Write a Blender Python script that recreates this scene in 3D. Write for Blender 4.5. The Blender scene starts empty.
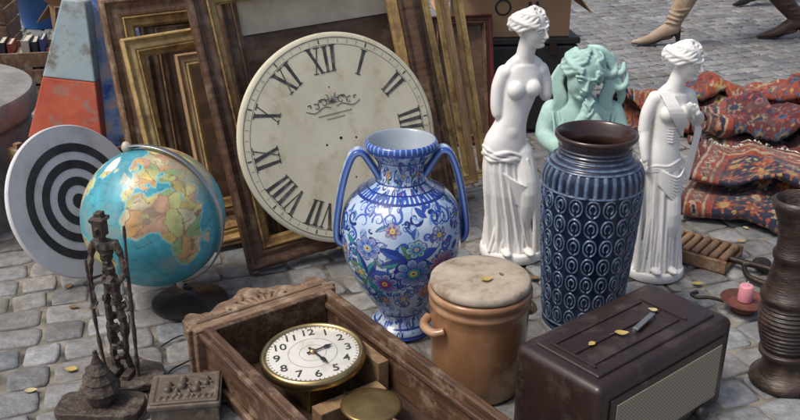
import bpy, math, random
import numpy as np
from mathutils import Vector, Matrix, noise
random.seed(7); rng=np.random.default_rng(7)
scene=bpy.context.scene; col=scene.collection
R=math.radians
scene.view_settings.view_transform='Standard'; scene.view_settings.look='None'; scene.view_settings.exposure=0

# ------------------------------------------------------------------ materials
def M(name,c1,c2=None,rough=.6,metal=0.,scale=8.,bump=.0,bscale=40.,attr=None,coat=0.,stretch=(1,1,1),lo=.35,hi=.65,point=None,spec=.5,c3=None,s3=3.,rvar=.0,sheen=0.,bdist=.003):
    m=bpy.data.materials.new(name); m.use_nodes=True
    nt=m.node_tree; N=nt.nodes; L=nt.links
    b=N['Principled BSDF']; b.inputs['Roughness'].default_value=rough; b.inputs['Metallic'].default_value=metal
    b.inputs['Coat Weight'].default_value=coat; b.inputs['Coat Roughness'].default_value=.08
    b.inputs['Specular IOR Level'].default_value=spec
    if sheen: b.inputs['Sheen Weight'].default_value=sheen
    tc=N.new('ShaderNodeTexCoord'); mp=N.new('ShaderNodeMapping'); mp.inputs['Scale'].default_value=stretch
    L.new(tc.outputs['Object'],mp.inputs['Vector'])
    n=N.new('ShaderNodeTexNoise'); n.inputs['Scale'].default_value=scale; n.inputs['Detail'].default_value=8; n.inputs['Roughness'].default_value=.65
    L.new(mp.outputs['Vector'],n.inputs['Vector'])
    mr=N.new('ShaderNodeMapRange'); mr.inputs[1].default_value=lo; mr.inputs[2].default_value=hi
    L.new(n.outputs['Fac'],mr.inputs[0])
    mx=N.new('ShaderNodeMix'); mx.data_type='RGBA'
    L.new(mr.outputs[0],mx.inputs[0])
    if c2 is None: c2=tuple(x*.75 for x in c1)
    mx.inputs[6].default_value=(*c1,1); mx.inputs[7].default_value=(*c2,1); out=mx.outputs[2]
    if attr:
        a=N.new('ShaderNodeAttribute'); a.attribute_name=attr
        k1=N.new('ShaderNodeMix'); k1.data_type='RGBA'; k1.blend_type='MULTIPLY'; k1.inputs[0].default_value=1
        L.new(a.outputs['Color'],k1.inputs[6]); L.new(mx.outputs[2],k1.inputs[7]); out=k1.outputs[2]
    if c3 is not None:
        n3=N.new('ShaderNodeTexNoise'); n3.inputs['Scale'].default_value=s3; n3.inputs['Detail'].default_value=6; n3.inputs['Roughness'].default_value=.7
        L.new(tc.outputs['Object'],n3.inputs['Vector'])
        r3=N.new('ShaderNodeMapRange'); r3.inputs[1].default_value=.52; r3.inputs[2].default_value=.68
        L.new(n3.outputs['Fac'],r3.inputs[0])
        x3=N.new('ShaderNodeMix'); x3.data_type='RGBA'; L.new(r3.outputs[0],x3.inputs[0]); L.new(out,x3.inputs[6]); x3.inputs[7].default_value=(*c3,1); out=x3.outputs[2]
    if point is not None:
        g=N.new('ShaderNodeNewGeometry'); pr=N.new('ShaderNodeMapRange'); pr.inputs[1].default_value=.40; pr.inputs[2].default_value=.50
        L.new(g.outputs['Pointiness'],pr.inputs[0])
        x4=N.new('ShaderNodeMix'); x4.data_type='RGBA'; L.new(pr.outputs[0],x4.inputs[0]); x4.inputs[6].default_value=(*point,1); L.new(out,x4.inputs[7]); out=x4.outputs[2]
    L.new(out,b.inputs['Base Color'])
    if rvar:
        rr=N.new('ShaderNodeMapRange'); rr.inputs[3].default_value=rough-rvar; rr.inputs[4].default_value=rough+rvar
        L.new(n.outputs['Fac'],rr.inputs[0]); L.new(rr.outputs[0],b.inputs['Roughness'])
    if bump:
        n2=N.new('ShaderNodeTexNoise'); n2.inputs['Scale'].default_value=bscale; n2.inputs['Detail'].default_value=6
        L.new(mp.outputs['Vector'],n2.inputs['Vector'])
        bp=N.new('ShaderNodeBump'); bp.inputs['Strength'].default_value=bump; bp.inputs['Distance'].default_value=bdist
        L.new(n2.outputs['Fac'],bp.inputs['Height']); L.new(bp.outputs['Normal'],b.inputs['Normal'])
    return m

# ------------------------------------------------------------------ geometry helpers
def cr(P,n=6):
    P=[Vector(p) for p in P]; out=[]
    for i in range(len(P)-1):
        p0=P[max(i-1,0)];p1=P[i];p2=P[i+1];p3=P[min(i+2,len(P)-1)]
        for k in range(n):
            t=k/n
            out.append(.5*((2*p1)+(-p0+p2)*t+(2*p0-5*p1+4*p2-p3)*t*t+(-p0+3*p1-3*p2+p3)*t**3))
    out.append(P[-1]); return out
def crs(vals,n=6):
    return [v.x for v in cr([(a,0,0) for a in vals],n)]

class G:
    def __init__(s): s.v=[];s.f=[]
    def add(s,vs,fs,Mx=None):
        b=len(s.v)
        for p in vs: s.v.append(tuple(Mx@Vector(p)) if Mx is not None else tuple(p))
        for f in fs: s.f.append(tuple(i+b for i in f))
        return s
    def box(s,c,d,Mx=None):
        x,y,z=[k/2 for k in d]; 
        vs=[(c[0]+a*x,c[1]+b*y,c[2]+e*z) for a,b,e in [(-1,-1,-1),(1,-1,-1),(1,1,-1),(-1,1,-1),(-1,-1,1),(1,-1,1),(1,1,1),(-1,1,1)]]
        return s.add(vs,[(0,3,2,1),(4,5,6,7),(0,1,5,4),(1,2,6,5),(2,3,7,6),(3,0,4,7)],Mx)
    def lathe(s,prof,n=48,Mx=None,cap=True):
        vs=[];fs=[]
        for r,z in prof:
            for k in range(n):
                a=2*math.pi*k/n; vs.append((r*math.cos(a),r*math.sin(a),z))
        m=len(prof)
        for i in range(m-1):
            for k in range(n):
                k2=(k+1)%n; fs.append((i*n+k,i*n+k2,(i+1)*n+k2,(i+1)*n+k))
        if cap:
            fs.append(tuple(reversed(range(n)))); fs.append(tuple((m-1)*n+k for k in range(n)))
        return s.add(vs,fs,Mx)
    def tube(s,pts,r,n=10,closed=False,flat=1.,Mx=None,cap=True,up=None):
        P=[Vector(p) for p in pts]; m=len(P)
        rs=r if hasattr(r,'__len__') else [r]*m
        T=[]
        for i in range(m):
            a=P[(i-1)%m] if closed else P[max(i-1,0)]; b=P[(i+1)%m] if closed else P[min(i+1,m-1)]
            t=(b-a); T.append(t.normalized() if t.length>0 else Vector((0,0,1)))
        u=Vector(up) if up else (Vector((0,0,1)) if abs(T[0].z)<.9 else Vector((1,0,0)))
        vs=[];fs=[]
        nrm=(u-T[0]*u.dot(T[0])).normalized()
        for i in range(m):
            nrm=(nrm-T[i]*nrm.dot(T[i])).normalized(); bn=T[i].cross(nrm)
            for k in range(n):
                a=2*math.pi*k/n
                vs.append(P[i]+nrm*(math.cos(a)*rs[i]*flat)+bn*(math.sin(a)*rs[i]))
        mm=m if closed else m-1
        for i in range(mm):
            j=(i+1)%m
            for k in range(n):
                k2=(k+1)%n; fs.append((i*n+k,i*n+k2,j*n+k2,j*n+k))
        if not closed and cap:
            fs.append(tuple(reversed(range(n)))); fs.append(tuple((m-1)*n+k for k in range(n)))
        return s.add(vs,fs,Mx)
    def ell(s,c,r,Mx=None,nu=20,nv=12,rot=None):
        if not hasattr(r,'__len__'): r=(r,r,r)
        vs=[];fs=[]
        Q=rot if rot is not None else Matrix.Identity(3)
        C=Vector(c)
        for i in range(1,nv):
            p=math.pi*i/nv
            for k in range(nu):
                a=2*math.pi*k/nu
                vs.append(C+Q@Vector((r[0]*math.sin(p)*math.cos(a),r[1]*math.sin(p)*math.sin(a),r[2]*math.cos(p))))
        top=len(vs); vs.append(C+Q@Vector((0,0,r[2]))); vs.append(C+Q@Vector((0,0,-r[2])))
        for i in range(nv-2):
            for k in range(nu):
                k2=(k+1)%nu; fs.append((i*nu+k,(i+1)*nu+k,(i+1)*nu+k2,i*nu+k2))
        for k in range(nu):
            k2=(k+1)%nu; fs.append((top,k,k2)); b=(nv-2)*nu; fs.append((top+1,b+k2,b+k))
        return s.add(vs,fs,Mx)
    def limb(s,P,r,n=14,sub=4,Mx=None):
        pts=cr(P,sub); rs=crs(r,sub)
        s.tube(pts,rs,n,Mx=Mx); s.ell(pts[0],rs[0],Mx,12,8); s.ell(pts[-1],rs[-1],Mx,12,8); return s
    def loft(s,secs,n=40,sub=5,ex=.9,Mx=None):
        a=[crs([q[k] for q in secs],sub) for k in range(5)]; m=len(a[0]); vs=[];fs=[]
        for i in range(m):
            for k in range(n):
                t=2*math.pi*k/n; c,q=math.cos(t),math.sin(t)
                vs.append((a[1][i]+a[3][i]*math.copysign(abs(c)**ex,c),a[2][i]+a[4][i]*math.copysign(abs(q)**ex,q),a[0][i]))
        for i in range(m-1):
            for k in range(n):
                k2=(k+1)%n; fs.append((i*n+k,i*n+k2,(i+1)*n+k2,(i+1)*n+k))
        fs.append(tuple(reversed(range(n)))); fs.append(tuple((m-1)*n+k for k in range(n)))
        return s.add(vs,fs,Mx)
    def prism(s,o,z0,z1,Mx=None):
        n=len(o); vs=[(x,y,z0) for x,y in o]+[(x,y,z1) for x,y in o]
        fs=[tuple(reversed(range(n))),tuple(range(n,2*n))]+[(i,(i+1)%n,n+(i+1)%n,n+i) for i in range(n)]
        return s.add(vs,fs,Mx)
    def obj(s,name,mat,parent=None,smooth=False,bevel=0,seg=2,auto=None):
        me=bpy.data.meshes.new(name); me.from_pydata(s.v,[],s.f); me.update()
        if smooth: me.polygons.foreach_set('use_smooth',[True]*len(me.polygons))
        me.materials.append(mat)
        o=bpy.data.objects.new(name,me); col.objects.link(o)
        if parent: o.parent=parent
        if bevel:
            b=o.modifiers.new('bevel','BEVEL'); b.width=bevel; b.segments=seg; b.limit_method='ANGLE'; b.angle_limit=R(35)
        if auto and smooth:
            e=o.modifiers.new('es','EDGE_SPLIT'); e.split_angle=R(auto)
        return o
    def remesh(s,name,mat,parent=None,vox=.003,it=4):
        o=s.obj(name,mat,parent)
        m=o.modifiers.new('r','REMESH'); m.mode='VOXEL'; m.voxel_size=vox; m.adaptivity=0
        k=o.modifiers.new('s','SMOOTH'); k.factor=.5; k.iterations=it
        bpy.context.view_layer.update()
        dg=bpy.context.evaluated_depsgraph_get()
        me=bpy.data.meshes.new_from_object(o.evaluated_get(dg)); o.modifiers.clear(); me.name=name
        me.polygons.foreach_set('use_smooth',[True]*len(me.polygons))
        if not me.materials: me.materials.append(mat)
        o.data=me; return o
    def soft(s,vox=.003,it=12):
        o=s.remesh('tmp',MTMP,None,vox,it); g=G(); g.v=[tuple(v.co) for v in o.data.vertices]; g.f=[tuple(p.vertices) for p in o.data.polygons]
        me=o.data; bpy.data.objects.remove(o); bpy.data.meshes.remove(me); return g
    def above(s,z0,kx,ky,kz):
        """stretch everything above z0"""
        s.v=[(x*(1+(kx-1)*min(1,max(0,(z-z0)/.05))),y*(1+(ky-1)*min(1,max(0,(z-z0)/.05))),z if z<z0 else z0+(z-z0)*kz) for x,y,z in s.v]; return s
MTMP=bpy.data.materials.new('tmp')

def grid(name,P,C,mat,parent=None,wrap=False,smooth=True):
    h,w=P.shape[:2]; idx=np.arange(h*w).reshape(h,w)
    if wrap:
        a=idx[:-1,:];b=np.roll(idx,-1,1)[:-1,:];c=np.roll(idx,-1,1)[1:,:];d=idx[1:,:]
    else:
        a=idx[:-1,:-1];b=idx[:-1,1:];c=idx[1:,1:];d=idx[1:,:-1]
    F=np.stack([a,b,c,d],-1).reshape(-1,4); n=len(F)
    me=bpy.data.meshes.new(name); me.vertices.add(h*w); me.vertices.foreach_set('co',P.reshape(-1).astype(np.float32))
    me.loops.add(n*4); me.loops.foreach_set('vertex_index',F.reshape(-1).astype(np.int32))
    me.polygons.add(n); me.polygons.foreach_set('loop_start',np.arange(0,n*4,4,dtype=np.int32))
    me.polygons.foreach_set('use_smooth',np.full(n,smooth))
    me.update(calc_edges=True); me.validate()
    if C is not None:
        at=me.color_attributes.new('Col','FLOAT_COLOR','POINT')
        cc=np.ones((h*w,4),np.float32); cc[:,:3]=C.reshape(-1,3); at.data.foreach_set('color',cc.reshape(-1))
    me.materials.append(mat); o=bpy.data.objects.new(name,me); col.objects.link(o)
    if parent: o.parent=parent
    return o

def thing(name,label,cat,loc,rz=0,group=None,mw=None):
    o=bpy.data.objects.new(name,None); o.empty_display_size=.05; col.objects.link(o)
    o.location=loc; o.rotation_euler=(0,0,rz)
    if mw is not None:
        o.location=mw.to_translation(); o.rotation_euler=mw.to_euler()
    o['label']=label; o['category']=cat
    if group: o['group']=group
    return o
def tag(o,label,cat,group=None):
    o['label']=label;o['category']=cat
    if group:o['group']=group
    return o
def T(x,y,z): return Matrix.Translation((x,y,z))
def RX(a): return Matrix.Rotation(R(a),4,'X')
def RY(a): return Matrix.Rotation(R(a),4,'Y')
def RZ(a): return Matrix.Rotation(R(a),4,'Z')

# ------------------------------------------------------------------ world, sun, camera
w=bpy.data.worlds.new('World'); scene.world=w; w.use_nodes=True
sk=w.node_tree.nodes.new('ShaderNodeTexSky'); sk.sky_type='NISHITA'; sk.sun_disc=False
SD=Vector((-.55,-.25,1.0)).normalized()
sk.sun_elevation=math.asin(SD.z); sk.sun_rotation=math.atan2(SD.x,SD.y); sk.dust_density=5.; sk.air_density=.9; sk.ozone_density=.5
w.node_tree.links.new(sk.outputs[0],w.node_tree.nodes['Background'].inputs[0]); w.node_tree.nodes['Background'].inputs[1].default_value=.15
sl=bpy.data.lights.new('sun','SUN'); sl.energy=2.0; sl.angle=R(16); sl.color=(1,.96,.90)
so=bpy.data.objects.new('sun',sl); col.objects.link(so); so.rotation_euler=SD.to_track_quat('Z','Y').to_euler(); so.location=(0,0,5)
cam=bpy.data.cameras.new('camera'); co=bpy.data.objects.new('camera',cam); col.objects.link(co)
cam.lens=40.5; cam.sensor_width=36; cam.clip_end=500; cam.clip_start=.05; co.location=(0,0,1.2); co.rotation_euler=(R(90-23),0,0); scene.camera=co

# ------------------------------------------------------------------ ground
def ground():
    m=bpy.data.materials.new('ground_sand'); m.use_nodes=True; nt=m.node_tree;N=nt.nodes;L=nt.links;b=N['Principled BSDF']; b.inputs['Roughness'].default_value=.95
    tc=N.new('ShaderNodeTexCoord'); mp=N.new('ShaderNodeMapping'); mp.inputs['Rotation'].default_value=(0,0,R(28)); L.new(tc.outputs['Object'],mp.inputs['Vector'])
    br=N.new('ShaderNodeTexBrick'); br.inputs['Scale'].default_value=4; br.inputs['Brick Width'].default_value=.5; br.inputs['Row Height'].default_value=.46; br.inputs['Mortar Size'].default_value=.03
    br.inputs['Color1'].default_value=(.22,.22,.22,1); br.inputs['Color2'].default_value=(.15,.15,.155,1); br.inputs['Mortar'].default_value=(.16,.14,.11,1)
    L.new(mp.outputs['Vector'],br.inputs['Vector'])
    n=N.new('ShaderNodeTexNoise'); n.inputs['Scale'].default_value=14; n.inputs['Detail'].default_value=10; L.new(tc.outputs['Object'],n.inputs['Vector'])
    rp=N.new('ShaderNodeValToRGB'); rp.color_ramp.elements[0].color=(.05,.046,.038,1); rp.color_ramp.elements[0].position=.38; rp.color_ramp.elements[1].color=(.26,.235,.19,1); rp.color_ramp.elements[1].position=.64
    L.new(n.outputs['Fac'],rp.inputs[0])
    ln=N.new('ShaderNodeVectorMath'); ln.operation='LENGTH'; L.new(tc.outputs['Object'],ln.inputs[0])
    gt=N.new('ShaderNodeMath'); gt.operation='GREATER_THAN'; gt.inputs[1].default_value=9.5; L.new(ln.outputs['Value'],gt.inputs[0])
    mx=N.new('ShaderNodeMix'); mx.data_type='RGBA'; L.new(gt.outputs[0],mx.inputs[0]); L.new(rp.outputs[0],mx.inputs[6]); L.new(br.outputs[0],mx.inputs[7]); L.new(mx.outputs[2],b.inputs['Base Color'])
    bp=N.new('ShaderNodeBump'); bp.inputs['Distance'].default_value=.006; L.new(n.outputs['Fac'],bp.inputs['Height']); L.new(bp.outputs[0],b.inputs['Normal'])
    g=G(); g.add([(-150,-150,-.009),(150,-150,-.009),(150,150,-.009),(-150,150,-.009)],[(0,1,2,3)])
    o=g.obj('ground',m); o['kind']='structure'
    vs=[];fs=[];cs=[]
    ang=R(20); ca,sa=math.cos(ang),math.sin(ang)
    W,H=.112,.102
    for j in range(-95,120):
        off=random.random()*W; x=-9+off
        while x<9.5:
            w_=W*random.uniform(.80,1.25)
            cx=x+w_/2; cy=j*H+.006*math.sin(cx*2.1+j*.2); x+=w_
            X=cx*ca-cy*sa; Y=cx*sa+cy*ca+3
            if abs(X)>4.2 or Y<.9 or Y>9.2 or abs(X)>Y*.62+.9: continue
            hw=w_/2-random.uniform(.002,.006); hh=H/2-random.uniform(.002,.006); z=random.uniform(-.004,.0005); tx=random.uniform(-.04,.04); ty=random.uniform(-.04,.04); ra=random.gauss(0,.04)
            q=random.uniform(.82,1.15); tone=.225*q*random.choice([1,1,1,.8,1.2]); warm=random.uniform(-.012,.012)
            c=(tone+warm,tone+.002,tone+.004-warm,1)
            base=len(vs); n=16; jit=[random.uniform(.93,1.03) for _ in range(n)]
            for ring,(ins,zz) in enumerate([(0,-.03),(.0,-.0065),(.003,-.0022),(.010,-.0004),(.034,.0002)]):
                for k in range(n):
                    a=2*math.pi*k/n; c_,s_=math.cos(a),math.sin(a); e=.27
                    px=(abs(c_)**e)*math.copysign(1,c_)*(hw-ins)*jit[k]; py=(abs(s_)**e)*math.copysign(1,s_)*(hh-ins)*jit[k]
                    pz=zz+z+px*tx+py*ty-(0 if ring<3 else random.uniform(0,.0014))
                    qx=px*math.cos(ra)-py*math.sin(ra); qy=px*math.sin(ra)+py*math.cos(ra)
                    vs.append((X+qx*ca-qy*sa,Y+qx*sa+qy*ca,min(pz,.0))); cs.append(c)
            vs.append((X,Y,min(z,-.0005))); cs.append(c)
            for r_ in range(4):
                for k in range(n):
                    k2=(k+1)%n; fs.append((base+r_*n+k,base+r_*n+k2,base+(r_+1)*n+k2,base+(r_+1)*n+k))
            for k in range(n): fs.append((base+4*n+k,base+4*n+(k+1)%n,base+5*n))
    me=bpy.data.meshes.new('cobblestone_pavement'); me.from_pydata(vs,[],fs); me.polygons.foreach_set('use_smooth',[True]*len(me.polygons))
    at=me.color_attributes.new('Col','FLOAT_COLOR','POINT'); at.data.foreach_set('color',np.array(cs,np.float32).reshape(-1))
    me.materials.append(M('sett_stone',(1.2,1.19,1.17),(.62,.62,.63),rough=.62,scale=28,bump=1.,bscale=90,attr='Col',c3=(.15,.14,.12),s3=4,rvar=.15))
    o=bpy.data.objects.new('cobblestone_pavement',me); col.objects.link(o); o['kind']='structure'
ground()

# ------------------------------------------------------------------ common materials
WOOD_D=M('wood_dark',(.13,.066,.034),(.045,.022,.013),rough=.5,scale=9,stretch=(1,1,8),bump=.3,bscale=60,c3=(.22,.145,.09),s3=14)
WOOD_M=M('wood_brown',(.22,.12,.06),(.10,.052,.027),rough=.55,scale=10,stretch=(6,6,1.2),bump=.3,bscale=50,c3=(.34,.25,.16),s3=16)
WOOD_L=M('wood_light',(.46,.30,.15),(.27,.16,.075),rough=.6,scale=10,stretch=(5,5,1.5),bump=.25,bscale=50)
GILT=M('gilt_worn',(.50,.34,.13),(.24,.14,.055),rough=.42,metal=.3,scale=22,bump=.4,bscale=90,c3=(.13,.062,.032),s3=20)
GILT2=M('gilt_bright',(.68,.48,.20),(.40,.26,.10),rough=.38,metal=.3,scale=25,bump=.3,bscale=90,c3=(.24,.13,.06),s3=18)
BRASS=M('brass',(.62,.47,.22),(.38,.27,.12),rough=.28,metal=.95,scale=20,rvar=.1)
IRON=M('iron',(.028,.024,.022),(.06,.04,.03),rough=.5,metal=.6,scale=30,bump=.5,bscale=80)
BLACK=M('black_paint',(.012,.012,.013),(.03,.028,.027),rough=.4,scale=30)
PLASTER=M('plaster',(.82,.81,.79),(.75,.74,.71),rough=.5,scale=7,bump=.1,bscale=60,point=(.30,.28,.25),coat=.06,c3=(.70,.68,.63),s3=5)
DPRINT=M('print_black',(.045,.045,.045),(.20,.185,.15),rough=.6,scale=45,lo=.48,hi=.72)
NPRINT=M('print_dark',(.03,.03,.033),(.06,.055,.05),rough=.6,scale=45)

# ------------------------------------------------------------------ frames
def frame_mesh(w,h,prof):
    g=G(); n=len(prof); vs=[];fs=[]
    for d,y in prof:
        for x,z in [(-w/2+d,d),(w/2-d,d),(w/2-d,h-d),(-w/2+d,h-d)]: vs.append((x,-y,z))
    for i in range(n):
        j=(i+1)%n
        for k in range(4):
            k2=(k+1)%4; fs.append((i*4+k,i*4+k2,j*4+k2,j*4+k))
    return g.add(vs,fs)
def picture_frame(label,x,y,psi,lean,w,h,mw_,m1,m2,roll=0,depth=.04,panel=None):
    c,s=math.cos(R(psi)),math.sin(R(psi))
    mw=T(x+w/2*c,y+w/2*s,w/2*abs(math.sin(R(roll))))@RZ(psi)@RX(-lean)@RY(roll)
    r=thing('picture_frame',label,'picture frame',(0,0,0),mw=mw)
    a=mw_*.62
    p=[(0,0),(0,depth*.75),(a*.10,depth),(a*.26,depth*1.02),(a*.34,depth*.8),(a*.6,depth*.62),(a*.85,depth*.7),(a,depth*.66),(a,0)]
    frame_mesh(w,h,p).obj('moulding',m1,r,bevel=.0015,seg=1)
    b=mw_
    p=[(a+.0005,.001),(a+.0005,depth*.6),(a+.006,depth*.72),(a+.012,depth*.5),((a+b)/2+.004,depth*.42),(b-.006,depth*.40),(b-.003,depth*.3),(b,depth*.25),(b,.001)]
    frame_mesh(w,h,p).obj('gilt_lip',m2,r,bevel=.001,seg=1)
    if panel:
        g=G(); g.box((0,.004,h/2),(w-2*b+.02,.006,h-2*b+.02)); g.obj('picture_panel',panel,r)
    return r
PANEL_BR=M('panel_brown',(.15,.085,.05),(.06,.033,.02),rough=.6,scale=5,stretch=(1,1,4),bump=.2,c3=(.24,.17,.11),s3=6)
PAINT=M('painting_blue',(.03,.10,.42),(.5,.62,.75),rough=.45,scale=9,lo=.4,hi=.6,bump=.4,bscale=30,c3=(.75,.32,.03),s3=9)
f1=picture_frame('large dark brown frame with gilt inner edge, carrying a clock face',-.45,2.37,28,17,.70,.85,.085,WOOD_D,GILT,roll=-4,depth=.04)
f2=picture_frame('dark wooden frame with brown panel and grey canvas strip',-.40,2.47,28,17,.66,.84,.06,WOOD_D,WOOD_M,roll=-3,depth=.03,panel=PANEL_BR)
g=G(); g.box((0,-.004,.84-.06-.06),(.56,.005,.12)); g.obj('canvas_strip',M('canvas_grey',(.44,.40,.32),(.33,.30,.24),rough=.9,scale=12,bump=.3,bscale=200),f2)
f3=picture_frame('wide worn brown frame leaning in the stack',-.80,2.56,25,17,.80,.755,.095,WOOD_M,GILT,roll=-2,depth=.035)
f4=picture_frame('gilded frame with worn gold moulding leaning in the stack',-.70,2.47,27,18,.60,.66,.06,GILT2,GILT,roll=-3.5,depth=.03)
f8=picture_frame('small dark frame with gold edge nested in gilded frame',-.585,2.52,27,18,.46,.60,.045,WOOD_L,GILT2,roll=-1.5,depth=.022)
f10=picture_frame('plain brown wooden frame with dark backing in stack',-.72,2.62,25,17,.68,.70,.07,WOOD_D,WOOD_M,roll=-1,depth=.03,panel=PANEL_BR)
f6=picture_frame('narrow gilt frame leaning behind the large frame',-.38,2.60,26,17,.67,.92,.038,GILT2,WOOD_M,roll=-5,depth=.025)
f5=picture_frame('light wood frame with gilt edge behind statue',-.36,2.68,25,17,.70,.96,.045,WOOD_L,GILT2,roll=-3.5,depth=.025)
f9=picture_frame('tall slim gold frame at back of the stack',-.30,2.77,24,17,.68,1.0,.032,GILT2,GILT,roll=-3,depth=.022)
f7=picture_frame('dark reddish frame leaning against the black case',.14,3.50,12,14,.26,.52,.04,M('wood_red',(.12,.022,.018),(.05,.012,.01),rough=.4,scale=9,stretch=(4,4,1)),WOOD_D,depth=.03,panel=PANEL_BR)
mw=T(-.885+.09*math.cos(R(25)),2.62+.09*math.sin(R(25)),0)@RZ(25)@RX(-17)@RY(-1)
r=thing('painting','narrow unframed canvas with blue and orange paint in frame stack','painting',(0,0,0),mw=mw)
G().box((0,0,.38),(.18,.018,.76)).obj('stretcher',M('canvas_edge',(.72,.72,.70),(.6,.6,.58),rough=.9),r)
G().box((0,-.0115,.38),(.174,.004,.754)).obj('painted_canvas',PAINT,r)

# ------------------------------------------------------------------ big clock face
mw=T(-.135,2.425,.072)@RZ(26)@RX(-17)
CF=thing('clock_face','large round cream clock face with black Roman numerals','clock face',(0,0,0),mw=mw)
RF=.307; KF=RF/.325
gg=T(0,0,RF)@RY(-6)@RX(90)
gs=gg@Matrix.Diagonal((KF,KF,1,1))
g=G(); g.lathe([(RF-.004,-.012),(RF,-.009),(RF,.0),(RF-.003,.003),(RF-.012,.0045),(RF-.03,.005),(.001,.005)],128,gg,cap=False); g.lathe([(.001,-.012),(RF-.004,-.012)],128,gg,cap=False)
g.obj('dial',M('clock_cream',(.70,.66,.50),(.57,.53,.38),rough=.55,scale=5,bump=.15,bscale=30,c3=(.46,.39,.25),s3=9),CF,smooth=True,auto=40)
def roman(s,H):
    q=[];x=0;tk=H*.135;th=H*.045;sf=H*.045
    def para(x0,x1,wd,y0=0,y1=H): q.append([(x0-wd/2,y0),(x0+wd/2,y0),(x1+wd/2,y1),(x1-wd/2,y1)])
    for c in s:
        if c=='I':
            wI=tk*1.9; para(x+wI/2,x+wI/2,tk); q.append([(x,0),(x+wI,0),(x+wI,sf),(x,sf)]); q.append([(x,H-sf),(x+wI,H-sf),(x+wI,H),(x,H)]); x+=wI+H*.03
        elif c=='V':
            wV=H*.52; para(x+wV*.5,x+wV*.2,tk); para(x+wV*.52,x+wV*.85,th); q.append([(x,H-sf),(x+wV*.42,H-sf),(x+wV*.42,H),(x,H)]); q.append([(x+wV*.68,H-sf),(x+wV,H-sf),(x+wV,H),(x+wV*.68,H)]); x+=wV+H*.03
        elif c=='X':
            wX=H*.55; para(x+wX*.8,x+wX*.2,tk); para(x+wX*.18,x+wX*.82,th)
            for yy in (0,H-sf):
                q.append([(x,yy),(x+wX*.42,yy),(x+wX*.42,yy+sf),(x,yy+sf)]); q.append([(x+wX*.58,yy),(x+wX,yy),(x+wX,yy+sf),(x+wX*.58,yy+sf)])
            x+=wX+H*.03
    x-=H*.03
    return [[(a-x/2,b) for a,b in k] for k in q]
H=.080
for i,s in enumerate(['XII','I','II','III','IIII','V','VI','VII','VIII','IX','X','XI']):
    a=-math.pi/6*i; g=G()
    for n_,q in enumerate(roman(s,H)):
        P=[]
        for x,y in q:
            yy=y+.204; X=x*(yy/.25)
            P.append((X*math.cos(a)-yy*math.sin(a),X*math.sin(a)+yy*math.cos(a),.0056+.0002*(n_%5)))
        g.add(P,[(0,1,2,3)],gs)
    g.obj('roman_numeral',DPRINT,CF)
g=G()
for i in range(60):
    a=math.pi/30*i; k=.004 if i%5==0 else .0012; l=.012 if i%5 else .014
    P=[(x*math.cos(a)-y*math.sin(a),x*math.sin(a)+y*math.cos(a),.0056) for x,y in [(-k/2,.292),(k/2,.292),(k/2,.292+l),(-k/2,.292+l)]]
    g.add(P,[(0,1,2,3)],gs)
g.tube([(.309*math.cos(t),.309*math.sin(t),.0053) for t in np.linspace(0,2*math.pi,160,endpoint=False)],.0009,4,closed=True,Mx=gs)
g.tube([(.288*math.cos(t),.288*math.sin(t),.0053) for t in np.linspace(0,2*math.pi,160,endpoint=False)],.0006,4,closed=True,Mx=gs)
o=g.obj('minute_track',DPRINT,CF); o['kind']='stuff'
g=G()
for sgn in (-1,1):
    for (x0,y0,r0,t0,turn) in [(.03,.115,.018,0,2.2),(.055,.108,.013,1,1.8),(.02,.13,.011,2,1.7),(.075,.113,.008,.5,1.5),(.04,.128,.008,3,1.5)]:
        pts=[(sgn*(x0+r0*(1-k/30)*math.cos(t0+turn*math.pi*k/30)),y0+r0*(1-k/30)*math.sin(t0+turn*math.pi*k/30),.0055) for k in range(29)]
        g.tube(pts,[.0016*(1-abs(k/28-.3)*.8) for k in range(29)],5,Mx=gs)
    pts=[(sgn*(.01+.08*k/20),.098+.006*math.sin(k/20*7),.0055) for k in range(21)]; g.tube(pts,.0011,5,Mx=gs)
for k in range(9):
    a=math.pi*k/8; g.tube([(0,.112,.0055),(.018*math.cos(a),.112+.022*math.sin(a),.0055)],[.0018,.0005],5,Mx=gs)
g.tube([(-.055+.11*k/40,.078+.0028*math.sin(k*2.3),.0055) for k in range(41)],.0008,4,Mx=gs)
g.tube([(-.03+.06*k/30,.065+.0022*math.sin(k*2.0),.0055) for k in range(31)],.0007,4,Mx=gs)
o=g.obj('scroll_ornament',DPRINT,CF); o['kind']='stuff'
for (x,y,rr) in [(0,0,.005),(-.05,-.01,.0035),(.05,-.01,.0035),(0,.16,.0025),(.02,-.13,.003)]:
    g=G(); g.lathe([(rr,.0053),(.0002,.0056)],16,gs@T(x,y,0),cap=False); g.obj('winding_hole',BLACK,CF)

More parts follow.
